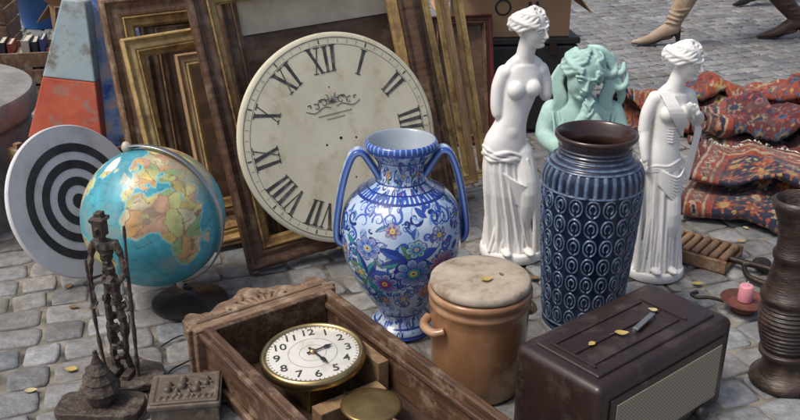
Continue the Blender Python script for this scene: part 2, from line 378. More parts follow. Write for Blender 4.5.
# ------------------------------------------------------------------ target disc
mw=T(-.862,2.36,0)@RZ(60)@RX(-20)
TG=thing('archery_target','round white target with black concentric rings leaning on crate','target',(0,0,0),mw=mw)
gg=T(0,0,.223)@RX(90)
WHT=M('target_white',(.68,.67,.68),(.56,.55,.56),rough=.8,scale=6,bump=.2,c3=(.47,.45,.44),s3=6)
G().lathe([(.001,-.01),(.220,-.01),(.223,-.007),(.223,.003),(.220,.006),(.001,.006)],96,gg,cap=False).obj('board',WHT,TG,smooth=True,auto=40)
TBK=M('target_black',(.018,.018,.02),(.05,.05,.05),rough=.7,scale=20)
for a,b in [(0.0005,.022),(.046,.071),(.095,.120),(.144,.169)]:
    g=G(); g.lathe([(a,.0068),(b,.0068)],96,gg,cap=False); g.obj('black_ring',TBK,TG)
def crate(name,label,x,y,z,rz,w,d,h,mat,slats=3,cat='crate'):
    r=thing(name,label,cat,(x,y,z),R(rz)); g=G(); t=.012
    sh=(h-.02)/slats
    for i in range(slats):
        zc=.01+sh*(i+.5)
        for sy in (-1,1): g.box((0,sy*(d/2-t/2),zc),(w,t,sh-.012))
        for sx in (-1,1): g.box((sx*(w/2-t/2),0,zc),(t,d-2*t-.002,sh-.012))
    g.obj('slatted_side',mat,r,bevel=.002)
    for sx in (-1,1):
        for sy in (-1,1): G().box((sx*(w/2-t-.012),sy*(d/2-t-.012),h/2),(.022,.022,h-.003)).obj('corner_post',mat,r)
    G().box((0,0,.006),(w-2*t-.004,d-2*t-.004,.01)).obj('bottom_board',mat,r)
    return r
crate('wooden_crate','low slatted wooden crate behind the round target',-1.03,2.68,0,55,.27,.28,.30,WOOD_M)
cr_=thing('metal_lantern','slanted conical metal lantern with flaking orange and grey paint','lantern',(-1.035,2.74,.302),R(28)); cr_.rotation_euler=(0,R(8),R(28))
ORANGE=M('paint_orange',(.52,.11,.05),(.40,.06,.03),rough=.6,scale=10,c3=(.25,.20,.16),s3=12,bump=.4)
TEALG=M('paint_greygreen',(.26,.35,.38),(.36,.42,.42),rough=.6,scale=8,c3=(.15,.12,.09),s3=12,bump=.4)
g=G(); g.lathe([(.155,0),(.158,.008),(.112,.185),(.112,.19)],4,RZ(20),cap=True); g.obj('lower_shade',ORANGE,cr_,bevel=.004)
g=G(); g.lathe([(.111,.191),(.050,.42),(.045,.425)],4,RZ(20)); g.obj('upper_shade',TEALG,cr_,bevel=.004)
ST=M('stone_grey',(.30,.29,.27),(.18,.17,.16),rough=.85,scale=9,bump=1.,bscale=35,c3=(.11,.11,.10),s3=4,bdist=.006)
bs=thing('stone_planter','round weathered grey stone planter with soil inside','planter',(-1.72,2.84,0))
G().lathe([(.49,-.01),(.48,.15),(.47,.29),(.455,.30),(.49,.32),(.50,.335),(.50,.385),(.49,.40),(.36,.405),(.35,.395),(.35,.2)],96,cap=False).obj('basin',ST,bs,smooth=True,auto=35)
n_=50; P=np.zeros((n_,n_,3)); 
for i in range(n_):
    for j in range(n_):
        rr=.36*i/(n_-1); a=2*math.pi*j/(n_-1); x,y=rr*math.cos(a),rr*math.sin(a); P[i,j]=(x,y,.33+.03*noise.fractal(Vector((x,y,0))*5,.8,2,4))
grid('soil',P,None,M('soil',(.09,.07,.055),(.04,.032,.026),rough=1,bump=1,scale=20),bs)

# ------------------------------------------------------------------ globe
GB=thing('globe','political world globe with metal meridian arm on black base','globe',(-.60,2.19,0))
GC=Vector((-.052,0,.252)); GR=.186; GT=RY(-17)
n1,n2=300,520
lat=np.linspace(-90,90,n1)[:,None]+np.zeros((1,n2)); lon=np.linspace(-180,180,n2,endpoint=False)[None,:]+np.zeros((n1,1))
def inpoly(x,y,poly):
    ins=np.zeros(x.shape,bool); n=len(poly)
    for i in range(n):
        x1,y1=poly[i];x2,y2=poly[(i+1)%n]
        if y1==y2: continue
        c=((y1>y)!=(y2>y))&(x<(x2-x1)*(y-y1)/(y2-y1)+x1); ins^=c
    return ins
polys=[[(-17,15),(-17,21),(-10,29),(-6,35),(10,37),(11,33),(20,31),(25,32),(32,31),(35,27),(37,21),(43,12),(51,12),(48,4),(40,-5),(41,-16),(35,-20),(35,-25),(28,-33),(19,-35),(15,-28),(12,-17),(13,-8),(9,0),(9,4),(5,6),(-4,5),(-8,4),(-13,9)],
[(-9,37),(-9,43),(-1,44),(-4,48),(2,51),(8,54),(8,57),(11,55),(20,55),(24,59),(30,60),(22,61),(25,65),(20,64),(17,58),(13,56),(11,59),(5,59),(6,63),(14,68),(25,71),(40,67),(60,69),(75,73),(105,77),(140,73),(170,69),(179,66),(165,60),(160,53),(156,57),(143,59),(136,54),(140,48),(130,42),(127,35),(122,40),(118,38),(122,30),(113,22),(106,20),(109,12),(103,10),(100,13),(103,2),(98,9),(94,17),(88,22),(80,15),(77,8),(72,20),(66,25),(57,26),(50,30),(56,25),(59,22),(52,16),(44,12),(39,20),(35,28),(36,36),(28,37),(27,41),(34,42),(41,42),(38,46),(31,46),(28,43),(22,37),(19,42),(13,45),(18,40),(15,38),(9,44),(3,43),(-1,37),(-6,36)],
[(-5,50),(1,51),(0,53),(-2,56),(-4,58),(-6,56),(-3,54)],[(-10,52),(-6,52),(-6,55),(-10,54)],[(-24,64),(-14,64),(-15,66),(-23,66)],
[(-55,60),(-43,60),(-22,70),(-18,78),(-35,83),(-60,80),(-55,70)],
[(-168,66),(-160,58),(-150,60),(-135,58),(-124,48),(-122,37),(-112,28),(-105,20),(-95,16),(-84,10),(-78,8),(-83,15),(-88,21),(-97,21),(-97,27),(-90,30),(-83,29),(-81,25),(-80,31),(-75,36),(-70,43),(-61,46),(-66,50),(-56,52),(-63,59),(-77,62),(-80,56),(-82,53),(-92,57),(-85,66),(-95,71),(-125,71),(-155,71)],
[(-78,8),(-72,12),(-61,10),(-50,1),(-35,-7),(-39,-16),(-48,-27),(-57,-36),(-65,-42),(-69,-54),(-74,-50),(-72,-30),(-71,-18),(-81,-5)],
[(114,-22),(122,-17),(130,-12),(136,-12),(142,-11),(146,-19),(153,-27),(149,-38),(140,-38),(131,-32),(116,-35)],[(44,-13),(50,-15),(47,-25),(43,-22)],[(130,32),(140,36),(142,44),(139,38),(131,34)],
[(-180,-90),(180,-90),(180,-72),(100,-66),(40,-69),(-20,-72),(-60,-65),(-70,-72),(-120,-74),(-180,-76)]]
nz=np.array([noise.fractal(Vector((math.cos(R(a))*math.cos(R(b)),math.sin(R(b))*math.cos(R(a)),math.sin(R(a))))*7,.8,2,4) for a,b in zip(lat.ravel(),lon.ravel())]).reshape(lat.shape)
la2=lat+nz*2.2; lo2=lon+np.roll(nz,40,1)*2.5
land=np.zeros(lat.shape,bool)
for p in polys: land|=inpoly(lo2,la2,p)
C=np.zeros((n1,n2,3)); C[:]=(.06,.34,.43)
C*= (1+.25*nz[...,None]+.12*np.cos(np.radians(lat*2))[...,None])
C[((np.abs((lon%15)-0)<.45)|(np.abs(lat%15)<.4))]*=.78
seeds=np.stack([rng.uniform(-180,180,300),rng.uniform(-60,80,300)],1); pal=np.array([(.62,.50,.16),(.52,.54,.22),(.62,.38,.16),(.30,.44,.20),(.60,.54,.34),(.55,.34,.22),(.65,.58,.26)])
best=np.full(lat.shape,1e9);sec=np.full(lat.shape,1e9);bi=np.zeros(lat.shape,int)
for i,(a,b) in enumerate(seeds):
    d=((lo2-a)*.8)**2+(la2-b)**2; m=d<best; sec=np.where(m,best,np.minimum(sec,d)); bi=np.where(m,i,bi); best=np.where(m,d,best)
LC=pal[bi%7]*(1+.3*nz[...,None]); LC[(np.sqrt(sec)-np.sqrt(best))<.5]=(.35,.22,.14)
C=np.where(land[...,None],LC,C)
sh=np.zeros_like(land)
for dx,dy in [(2,0),(-2,0),(0,2),(0,-2)]: sh|=np.roll(np.roll(land,dx,1),dy,0)
C[sh&~land]=(.24,.55,.60)
C[(lat<-66)&land]=(.75,.78,.78); C[(lat>66)&(lon<-15)&land]=(.75,.78,.78)
for k in range(60):
    a0=rng.uniform(-75,60); b0=rng.uniform(-40,65); l=rng.uniform(3,10)
    m=(np.abs(lat-b0)<.6)&(lon>a0)&(lon<a0+l)&((np.floor(lon*1.4)%2)==0); C[m]*=.35
ra,rb=np.radians(lat),np.radians(lon)
P=np.stack([np.cos(ra)*np.cos(rb),np.cos(ra)*np.sin(rb),np.sin(ra)],-1)*GR
gl=grid('globe_ball',P,C,M('globe_print',(1,1,1),(.84,.84,.80),rough=.42,attr='Col',coat=.12,scale=6,rvar=.06,c3=(.30,.30,.24),s3=5),GB,wrap=True)
gl.matrix_local=T(*GC)@GT@RZ(-78)
mb=T(*GC)@RZ(-16)@GT
g=G(); rr=GR+.012
pts=[(rr*math.cos(t),0,rr*math.sin(t)) for t in np.linspace(R(92),R(-92),60)]
g.tube(pts,.0095,8,flat=.25,Mx=mb,up=(1,0,0)); g.obj('meridian_arm',M('arm_metal',(.42,.44,.43),(.3,.31,.3),rough=.25,metal=.8,scale=12),GB,smooth=True)
BONE=M('bone',(.5,.45,.35),rough=.4)
for pr_ in ([(.012,GR-.002),(.014,GR+.012),(.010,GR+.02),(.004,GR+.026)],[(.004,-GR-.03),(.012,-GR-.018),(.012,-GR+.004)]):
    g=G(); g.lathe(pr_,20,mb); g.obj('pole_knob',BONE,GB,smooth=True)
q=mb@Vector((0,0,-rr-.005))
g=G(); g.lathe([(.001,0),(.10,0),(.103,.004),(.102,.012),(.09,.018),(.03,.026),(.018,.034),(.012,.045),(.001,.046)],64,T(q.x+.02,q.y,0),cap=False)
BPL=M('black_plastic',(.015,.014,.014),(.03,.027,.025),rough=.28,scale=12,rvar=.1)
g.obj('stand_base',BPL,GB,smooth=True,auto=50)
G().tube([(q.x+.02,q.y,.03),(q.x+.012,q.y,q.z*.7+.01),(q.x,q.y,q.z+.006)],.009,12).obj('stand_stem',BPL,GB,smooth=True)

# ------------------------------------------------------------------ painted two-handled vase
VZ=thing('painted_vase','white majolica vase with blue scrolls, flowers and two handles','vase',(.003,2.05,0),R(5))
prof=[(.001,.001),(.074,0),(.079,.006),(.077,.02),(.064,.032),(.055,.046),(.057,.058),(.072,.08),(.096,.115),(.124,.165),(.143,.215),(.150,.262),(.149,.30),(.140,.342),(.119,.374),(.090,.395),(.068,.408),(.059,.42),(.056,.44),(.058,.458),(.068,.474),(.081,.488),(.087,.498),(.088,.508),(.084,.515),(.078,.513),(.066,.49),(.052,.46),(.048,.43),(.05,.40),(.08,.37),(.10,.3)]
pc=[(p.x,p.y) for p in cr([(a,b,0) for a,b in prof],16)]
d=np.concatenate([[0],np.cumsum(np.hypot(np.diff([p[0] for p in pc]),np.diff([p[1] for p in pc])))])
nz_=600; u_=np.linspace(0,d[-1],nz_); pr=np.interp(u_,d,[p[0] for p in pc]); pz=np.interp(u_,d,[p[1] for p in pc])
nt_=800; th=np.linspace(-math.pi,math.pi,nt_,endpoint=False)
TH=np.zeros((nz_,nt_))+th; PR=np.zeros((nz_,nt_))+pr[:,None]; PZ=np.zeros((nz_,nt_))+pz[:,None]
P=np.stack([PR*np.sin(TH),-PR*np.cos(TH),PZ],-1)
A=TH*.13; Z=PZ
NAVY=np.array((.012,.03,.17)); BLUE=np.array((.035,.10,.42)); LB=np.array((.26,.40,.66)); WH=np.array((.60,.68,.76)); TEA=np.array((.04,.28,.30)); GRN=np.array((.10,.24,.08)); YEL=np.array((.66,.48,.10)); MAG=np.array((.36,.04,.12)); ORG=np.array((.55,.20,.05)); PUR=np.array((.16,.08,.30))
C=np.zeros((nz_,nt_,3)); C[:]=WH
lo_=np.array([[noise.noise(Vector((i*.11,j*.11,0))) for j in range(90)] for i in range(70)])
wash=lo_[(np.arange(nz_)*69//nz_)[:,None],(np.abs(np.arange(nt_)-nt_//2)*89//nt_)[None,:]]
wf=np.clip(wash+.35,0,.8)[...,None]; C=C*(1-wf)+np.array((.27,.43,.70))*wf
def leaf(ca,cz,l,w_,ang,c,c2=None):
    x=(A-ca)*math.cos(ang)+(Z-cz)*math.sin(ang); y=-(A-ca)*math.sin(ang)+(Z-cz)*math.cos(ang)
    t=np.clip(x/l,0,1); e=w_*np.abs(np.sin(math.pi*t))**.8
    m=(x>0)&(x<l)&(np.abs(y)<e); o=(x>-.0015)&(x<l+.0015)&(np.abs(y)<e+.0014)
    C[o&~m]=NAVY; C[m]=c
    if c2 is not None: C[m&(y>0)]=c2
    C[m&(np.abs(y)<.0006)]=NAVY
OUT=(u_<u_[np.argmax(pz)])[:,None]&(PR>.05)
def curl(ca,cz,r_,t0,turn,wd,c):
    bb=np.where((np.abs(A-ca)<r_*1.3)&(np.abs(Z-cz)<r_*1.3)&OUT)
    if len(bb[0])==0: return
    k=np.linspace(0,1,46); rr=r_*(1-k*.88); aa=t0+turn*k*2*math.pi
    X=ca+rr*np.cos(aa); Y=cz+rr*np.sin(aa)
    dd=np.sqrt((A[bb][:,None]-X)**2+(Z[bb][:,None]-Y)**2); i=dd.argmin(1); m=dd.min(1)<wd*(1.25-k[i])
    C[bb[0][m],bb[1][m]]=c
def flower(ca,cz,r_,n,co_,ci,rot=0.,cc=YEL):
    dx=A-ca;dz=Z-cz; dd=np.hypot(dx,dz); an=np.arctan2(dz,dx)-rot
    rr=r_*(.70+.30*np.abs(np.cos(n*an/2)))
    C[dd<rr*1.08]=NAVY; m=dd<rr
    f=np.clip(dd/rr,0,1)[...,None]; C[m]=(co_*(1-.45*f**3)+np.array((.7,.75,.8))*.45*f**3)[m]
    C[m&(dd>.35*r_)&(np.abs(np.cos(n*an/2))<.16)]=NAVY
    C[m&(np.abs(np.cos(n*an/2))>.97)&(dd>.4*r_)&(dd<.8*r_)]=ci
    C[dd<.40*r_]=NAVY; C[dd<.36*r_]=ci; C[dd<.2*r_]=cc; C[dd<.08*r_]=NAVY
ii=random.Random(4)
for k in range(900):
    a=ii.uniform(-.41,.41); z=ii.uniform(.01,.50); rr_=ii.uniform(.005,.021)
    curl(a,z,rr_,ii.uniform(0,6.3),ii.choice([-1,1])*ii.uniform(.7,1.6),ii.uniform(.0012,.0036),ii.choice([BLUE,NAVY,BLUE,BLUE,LB]))
for k in range(380):
    leaf(ii.uniform(-.41,.41),ii.uniform(.02,.49),ii.uniform(.012,.032),ii.uniform(.003,.0085),ii.uniform(0,6.3),ii.choice([BLUE,BLUE,LB,BLUE,TEA,PUR,GRN]),ii.choice([LB,BLUE,None,BLUE]))
for k in range(9):
    z0=-.36+.09*k
    for j in range(8):
        leaf(z0,.22+ .045*math.sin(k*2),ii.uniform(.035,.07),ii.uniform(.008,.015),j*.8+.3,ii.choice([BLUE,TEA,GRN,NAVY*1.6]),ii.choice([LB,BLUE,TEA]))
fl=[(.015,.225,.040,8,BLUE,TEA),(.085,.235,.036,11,MAG,PUR),(-.050,.190,.032,7,BLUE,MAG),(.02,.29,.022,6,TEA,BLUE),(-.085,.285,.030,7,BLUE,LB),(.055,.160,.024,9,MAG,ORG),(-.03,.335,.018,6,PUR,YEL),(.075,.315,.018,7,BLUE,YEL),(-.11,.21,.020,7,TEA,YEL),(-.005,.14,.018,6,BLUE,YEL),(.14,.19,.024,8,BLUE,MAG),(-.06,.13,.015,6,MAG,YEL),(.17,.26,.028,8,MAG,YEL),(-.17,.25,.028,8,BLUE,YEL),(-.25,.2,.03,8,MAG,YEL),(.25,.2,.03,8,TEA,YEL),(.33,.27,.03,8,BLUE,YEL),(-.33,.27,.03,8,ORG,YEL)]
for a,z,r_,n,c1,c2 in fl: flower(a,z,r_,n,c1,c2,rot=a*9)
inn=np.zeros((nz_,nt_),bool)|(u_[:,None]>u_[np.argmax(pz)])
for z0,z1 in [(.383,.387),(.398,.4),(.412,.416),(.468,.471),(.056,.062),(.026,.030)]: C[(Z>z0)&(Z<z1)&~inn]=NAVY*1.3
m2=(Z>=.387)&(Z<.398)&~inn&(np.abs(np.sin(TH*26))>.6); C[m2]=BLUE
for k in range(9):
    flower((-.36+.09*k),.44,.013,6,[ORG,BLUE,MAG][k%3],YEL); flower((-.40+.09*k),.478,.008,5,BLUE,YEL)
C[(Z>.494)&~inn]=BLUE*.9; C[(Z>.502)&(np.sin(TH*40)>.6)&~inn]=LB
C[(Z<.012)]=NAVY*2
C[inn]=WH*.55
MAJ=M('majolica_glaze',(1,1,1),(.88,.9,.92),rough=.24,attr='Col',coat=.45,scale=14,bump=.08,bscale=30)
grid('vase_body',P,C,MAJ,VZ,wrap=True)
for sx in (-1,1):
    pts=cr([(sx*.056,0,.425),(sx*.076,0,.460),(sx*.096,0,.486),(sx*.116,0,.480),(sx*.133,0,.442),(sx*.146,0,.392),(sx*.156,0,.335),(sx*.161,0,.29),(sx*.159,0,.262),(sx*.146,0,.248)],12)
    m=len(pts); n=24; PP=np.zeros((m,n,3)); CC=np.zeros((m,n,3))
    for i,p in enumerate(pts):
        t=(pts[min(i+1,m-1)]-pts[max(i-1,0)]).normalized(); nr=Vector((t.z,0,-t.x))*(1 if sx>0 else -1); 
        for k in range(n):
            a=2*math.pi*k/n; ca_,sa_=math.cos(a),math.sin(a)
            PP[i,k]=p+nr*(math.copysign(abs(ca_)**.5,ca_)*.0088)+Vector((0,1,0))*(math.copysign(abs(sa_)**.6,sa_)*.023)
            CC[i,k]=BLUE*.8 if abs(sa_)>.35 and abs(sa_)<.9 else (WH*.9 if abs(sa_)<=.35 and (i//4)%2 else LB)
            if abs(sa_)>=.9: CC[i,k]=LB if abs(ca_)<.15 else BLUE
    grid('handle',PP,CC,MAJ,VZ,wrap=True)

# ------------------------------------------------------------------ cylinder relief vase
CV=thing('relief_vase','tall dark blue ceramic vase with embossed ovals and brown rim','vase',(.480,2.095,0))
prof=[(.001,.001),(.094,0),(.098,.006),(.100,.02),(.104,.06),(.110,.14),(.116,.22),(.1205,.30),(.1225,.36),(.1225,.40),(.120,.425),(.109,.446),(.095,.458),(.088,.466),(.0865,.476),(.089,.488),(.096,.501),(.101,.509),(.101,.515),(.097,.518),(.091,.513),(.083,.495),(.078,.47),(.09,.44),(.11,.40),(.105,.2)]
pc=[(p.x,p.y) for p in cr([(a,b,0) for a,b in prof],14)]
d=np.concatenate([[0],np.cumsum(np.hypot(np.diff([p[0] for p in pc]),np.diff([p[1] for p in pc])))])
nz_=640; u_=np.linspace(0,d[-1],nz_); pr=np.interp(u_,d,[p[0] for p in pc]); pz=np.interp(u_,d,[p[1] for p in pc])
nt_=960; th=np.linspace(-math.pi,math.pi,nt_,endpoint=False)
inn=np.zeros((nz_,nt_),bool)|(u_[:,None]>u_[np.argmax(pz)])
TH=np.zeros((nz_,nt_))+th; PZ=np.zeros((nz_,nt_))+pz[:,None]
ncol=19; rowh=.0520; zz=(PZ-.022)/rowh; row=np.floor(zz); fu=((TH/(2*math.pi)*ncol)%1)-.5; fv=zz-row-.5
wob=np.sin(np.floor(TH/(2*math.pi)*ncol)*12.9+row*78.2); dd=np.sqrt((fu*1.03+.012*wob)**2+(fv*1.0-.03*(fv>0))**2)
oval=np.clip(np.cos((dd-.40)*2*math.pi/.21)*1.0+.2,0,1)*(dd<.50)*(dd>.10)
oval=np.where((np.abs(fu)<.07)&(fv<-.05)&(dd<.42),.0,oval)
zone=(PZ>.022)&(PZ<.386)&(~inn)
rel=np.where(zone,oval,0)
rib=(PZ>=.386)&(PZ<.440)&(~inn); rel=np.where(rib,np.clip(np.sin(TH*34)*.8+.3,0,1)*.9,rel)
ring=(PZ>=.440)&(PZ<.490)&(~inn); rel=np.where(ring,np.clip(np.sin((PZ-.44)/.010*2*math.pi)*.6+.4,0,1),rel)
for zq in (.020,.387): rel=np.where((np.abs(PZ-zq)<.0024)&(~inn),1,rel)
PR=pr[:,None]+rel*.0036*(~inn)
P=np.stack([PR*np.sin(TH),-PR*np.cos(TH),PZ],-1)
lown=np.array([[noise.fractal(Vector((i*.3,j*.4,3)),.8,2,4) for j in range(100)] for i in range(100)]); ln_=lown[(np.arange(nz_)*99//nz_)[:,None],(np.abs(np.arange(nt_)-nt_//2)*99//nt_)[None,:]]
c_lo=np.array((.008,.016,.045)); c_hi=np.array((.17,.25,.37))
f=np.clip(rel*(.75+.6*ln_),0,1)[...,None]; C=c_lo*(1-f)+c_hi*f
rim=(PZ>.487)|inn; C=np.where(rim[...,None],np.array((.045,.022,.016)),C)
tt=np.clip((PZ-.44)/.05,0,1)[...,None]; C=np.where((ring)[...,None],C*(1-tt*.6)+np.array((.05,.03,.03))*tt*.6,C)
grid('vase_body',P,C,M('blue_glaze',(1,1,1),(.7,.72,.75),rough=.25,attr='Col',coat=.3,scale=20),CV,wrap=True)

# ------------------------------------------------------------------ crock
CK=thing('stoneware_crock','brown salt-glazed stoneware crock with worn wooden lid','crock',(.18,1.79,0),R(10))
CRM=M('crock_glaze',(.34,.18,.09),(.19,.088,.040),rough=.32,scale=7,stretch=(1,1,.35),coat=.3,c3=(.43,.29,.17),s3=6,bump=.2,bscale=20)
G().lathe([(.001,.001),(.096,0),(.101,.006),(.106,.05),(.110,.12),(.112,.19),(.112,.215),(.115,.219),(.115,.226),(.111,.230),(.111,.236),(.113,.24),(.1175,.243),(.1175,.254),(.113,.258),(.105,.258),(.1,.25)],96,cap=False).obj('crock_body',CRM,CK,smooth=True)
for a in (R(195),R(15)):
    g=G()
    c,s=math.cos(a),math.sin(a); tx,ty=-s,c
    pts=cr([(c*(.109+o_)+tx*k,s*(.109+o_)+ty*k,.185-(0 if abs(k)>.03 else .006)) for k,o_ in [(-.038,0),(-.026,.018),(0,.026),(.026,.018),(.038,0)]],6)
    g.tube(pts,.0105,12,flat=.9); g.obj('handle',CRM,CK,smooth=True)
LIDM=M('lid_wood',(.44,.38,.30),(.28,.23,.165),rough=.85,scale=14,stretch=(1,1,1),bump=.8,bscale=45,c3=(.20,.13,.085),s3=14)
G().lathe([(.001,.260),(.108,.2595),(.1125,.262),(.1135,.268),(.112,.276),(.107,.280),(.09,.282),(.05,.284),(.001,.2845)],96,cap=False).obj('lid',LIDM,CK,smooth=True)

# ------------------------------------------------------------------ wall clock case
def font_mesh(txt,size):
    cu=bpy.data.curves.new('t','FONT'); cu.body=txt; cu.size=size; cu.align_x='CENTER'; cu.align_y='CENTER'; cu.offset=size*.012
    o=bpy.data.objects.new('t',cu); col.objects.link(o); bpy.context.view_layer.update()
    me=bpy.data.meshes.new_from_object(o.evaluated_get(bpy.context.evaluated_depsgraph_get()))
    v=[tuple(x.co) for x in me.vertices]; f=[tuple(p.vertices) for p in me.polygons]
    bpy.data.objects.remove(o); bpy.data.curves.remove(cu); bpy.data.meshes.remove(me); return v,f
yaw=math.degrees(math.atan2(-.811,.585))
WC=thing('wall_clock','dark wooden wall clock lying open on its back with dial','wall clock',(-.453,1.80,0),R(yaw))
CW,CL,CH,t=.34,.76,.14,.02
CASE=M('case_wood',(.125,.066,.036),(.042,.021,.013),rough=.5,scale=10,stretch=(1,9,9),bump=.5,bscale=30,c3=(.24,.17,.115),s3=14,rvar=.12)
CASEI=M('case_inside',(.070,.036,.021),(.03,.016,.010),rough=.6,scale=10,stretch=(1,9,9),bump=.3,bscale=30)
CREST=M('crest_wood',(.28,.185,.115),(.11,.064,.038),rough=.6,scale=10,stretch=(6,1,6),bump=.5,bscale=40,c3=(.38,.30,.21),s3=14)
for c_,d_ in [((CL/2,t/2,CH/2),(CL,t,CH)),((CL/2,CW-t/2,CH/2),(CL,t,CH)),((t/2,CW/2,CH/2),(t-.001,CW-2*t-.002,CH-.002)),((CL-t/2,CW/2,CH/2),(t-.001,CW-2*t-.002,CH-.002))]:
    G().box(c_,d_).obj('case_wall',CASE,WC,bevel=.003)
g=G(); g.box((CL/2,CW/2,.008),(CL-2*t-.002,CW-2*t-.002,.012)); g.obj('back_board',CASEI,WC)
for y in (-.006,CW+.006):
    G().box((CL/2,y,CH-.018),(CL+.01,.012,.014)).obj('side_moulding',CASE,WC,bevel=.003); G().box((CL/2,y,.02),(CL+.01,.012,.022)).obj('side_moulding',CASE,WC,bevel=.003)
for y in (t+.004,CW-t-.004): G().box((CL/2,y,CH-.03),(CL-2*t-.004,.008,.012)).obj('inner_strip',CASE,WC,bevel=.002)
g=G(); g.box((-.010,CW/2,.068),(.020,CW+.04,.136)); g.box((-.0255,CW/2,.069),(.012,CW+.06,.130)); g.obj('cornice',CREST,WC,bevel=.004,seg=3)
o=[]; 
for k in range(61):
    s=k/60; y=-.02+s*(CW+.04); c=abs(s-.5)*2
    hgt=.045+.055*math.exp(-(c/.40)**2)+.008*math.cos(c*14)*(c<.95)+.014*math.exp(-((c-.84)/.10)**2)
    o.append((-.033-hgt,y))
o=[(-.0315,CW+.02)]+list(reversed(o))+[(-.0315,-.02)]
G().prism(o,.085,.132).obj('carved_crest',CREST,WC,bevel=.004,seg=3)
g=G()
for sg in (-1,1):
    pts=[(-.062-.024*math.cos(k/24*3.2),CW/2+sg*(.03+.09*k/24),.133) for k in range(25)]; g.tube(pts,[.008*(1-k/34) for k in range(25)],8)
    g.tube([(-.058+.016*(1-k/26)*math.cos(k*.42),CW/2+sg*(.138)+.016*(1-k/26)*math.sin(k*.42),.133) for k in range(24)],.0045,8)
g.ell((-.092,CW/2,.132),(.024,.022,.014)); g.tube([(-.042,CW/2-.17,.1325),(-.042,CW/2+.17,.1325)],.006,8)
for k in range(9): g.ell((-.085-.024*math.sin(k*math.pi/8),CW/2+.034*math.cos(k*math.pi/8),.134),(.009,.009,.007))
for k in range(-4,5): g.limb([(-.045,CW/2+k*.012,.133),(-.075+abs(k)*.003,CW/2+k*.02,.134)],[.004,.006],8,2)
g.remesh('carved_ornament',CREST,WC,.0022,1)
dc=(.202,.171)
g=G(); g.box((dc[0],dc[1],.055),(.14,.11,.08)); g.obj('movement_block',BRASS,WC,bevel=.003)
PINE=M('pine_raw',(.32,.21,.11),(.20,.12,.06),rough=.7,stretch=(1,6,6),scale=10,bump=.3,c3=(.14,.08,.045),s3=12)
G().box((dc[0]+.045,dc[1]+.124,.055),(.11,.028,.082)).obj('seat_board',PINE,WC,bevel=.002); G().box((dc[0]+.12,dc[1]+.02,.035),(.04,.17,.04)).obj('seat_board',PINE,WC,bevel=.002)
DM=T(dc[0],dc[1],.112)@RZ(-yaw)@RZ(14)@RX(3)@RY(-3)
G().lathe([(.001,-.012),(.105,-.012),(.108,0),(.108,.001),(.106,.002),(.001,.0022)],96,DM,cap=False).obj('dial',M('enamel_white',(.66,.65,.60),(.54,.53,.48),rough=.3,scale=10,coat=.3,c3=(.46,.42,.35),s3=12),WC,smooth=True,auto=40)
G().lathe([(.104,.0025),(.106,.006),(.110,.0085),(.115,.006),(.119,.0),(.119,-.012),(.115,-.016),(.103,-.013)],96,DM,cap=False).obj('brass_bezel',BRASS,WC,smooth=True)
for i in range(1,13):
    v,f=font_mesh(str(i),.034); a=-math.pi/6*i
    x,y=-math.sin(a)*.081,math.cos(a)*.081
    G().add(v,f,DM@T(x,y,.0028)).obj('dial_number',NPRINT,WC)
g=G()
for i in range(60):
    a=math.pi/30*i; k=.0015 if i%5 else .003
    g.add([(x*math.cos(a)-y*math.sin(a),x*math.sin(a)+y*math.cos(a),.0028) for x,y in [(-k/2,.098),(k/2,.098),(k/2,.103),(-k/2,.103)]],[(0,1,2,3)],DM)
g.lathe([(.03,.0031),(.0305,.0031)],40,DM,cap=False); g.lathe([(.055,.0031),(.0556,.0031)],60,DM,cap=False)
o=g.obj('minute_track',NPRINT,WC); o['kind']='stuff'
for a,l,zz in [(-155,.06,.0085),(-72,.05,.0062)]:
    g=G(); b=DM@RZ(a); g.prism([(-.0028,-.014),(.0028,-.014),(.002,l*.55),(.006,l*.7),(0,l),(-.006,l*.7),(-.002,l*.55)],zz,zz+.0013,b); g.obj('clock_hand',BLACK,WC)
G().lathe([(.005,.0025),(.007,.0045),(.007,.010),(.003,.012)],20,DM).obj('hand_boss',BRASS,WC)
PM=T(.385,.205,.06)
G().lathe([(.001,-.008),(.05,-.006),(.064,0),(.066,.004),(.06,.008),(.045,.0065),(.02,.010),(.001,.011)],64,PM,cap=False).obj('pendulum_bob',M('brass_dull',(.33,.24,.10),(.20,.14,.06),rough=.35,metal=.8,scale=15),WC,smooth=True)
g=G(); g.tube([(.30,.19,.055),(.345,.198,.06),(.385,.205,.058),(.44,.215,.06),(.50,.225,.06)],.004,8); g.obj('pendulum_rod',WOOD_D,WC)
g=G(); g.box((.385,.205,.033),(.05,.05,.036)); g.obj('rest_block',WOOD_M,WC)
g=G(); g.box((.50,.12,.045),(.10,.12,.06)); g.obj('gong_block',WOOD_M,WC,bevel=.004)
G().tube([(.56+.03*math.cos(k*.4)*(1-k/70),.24+.03*math.sin(k*.4)*(1-k/70),.05) for k in range(60)],.002,6).obj('gong_coil',IRON,WC)

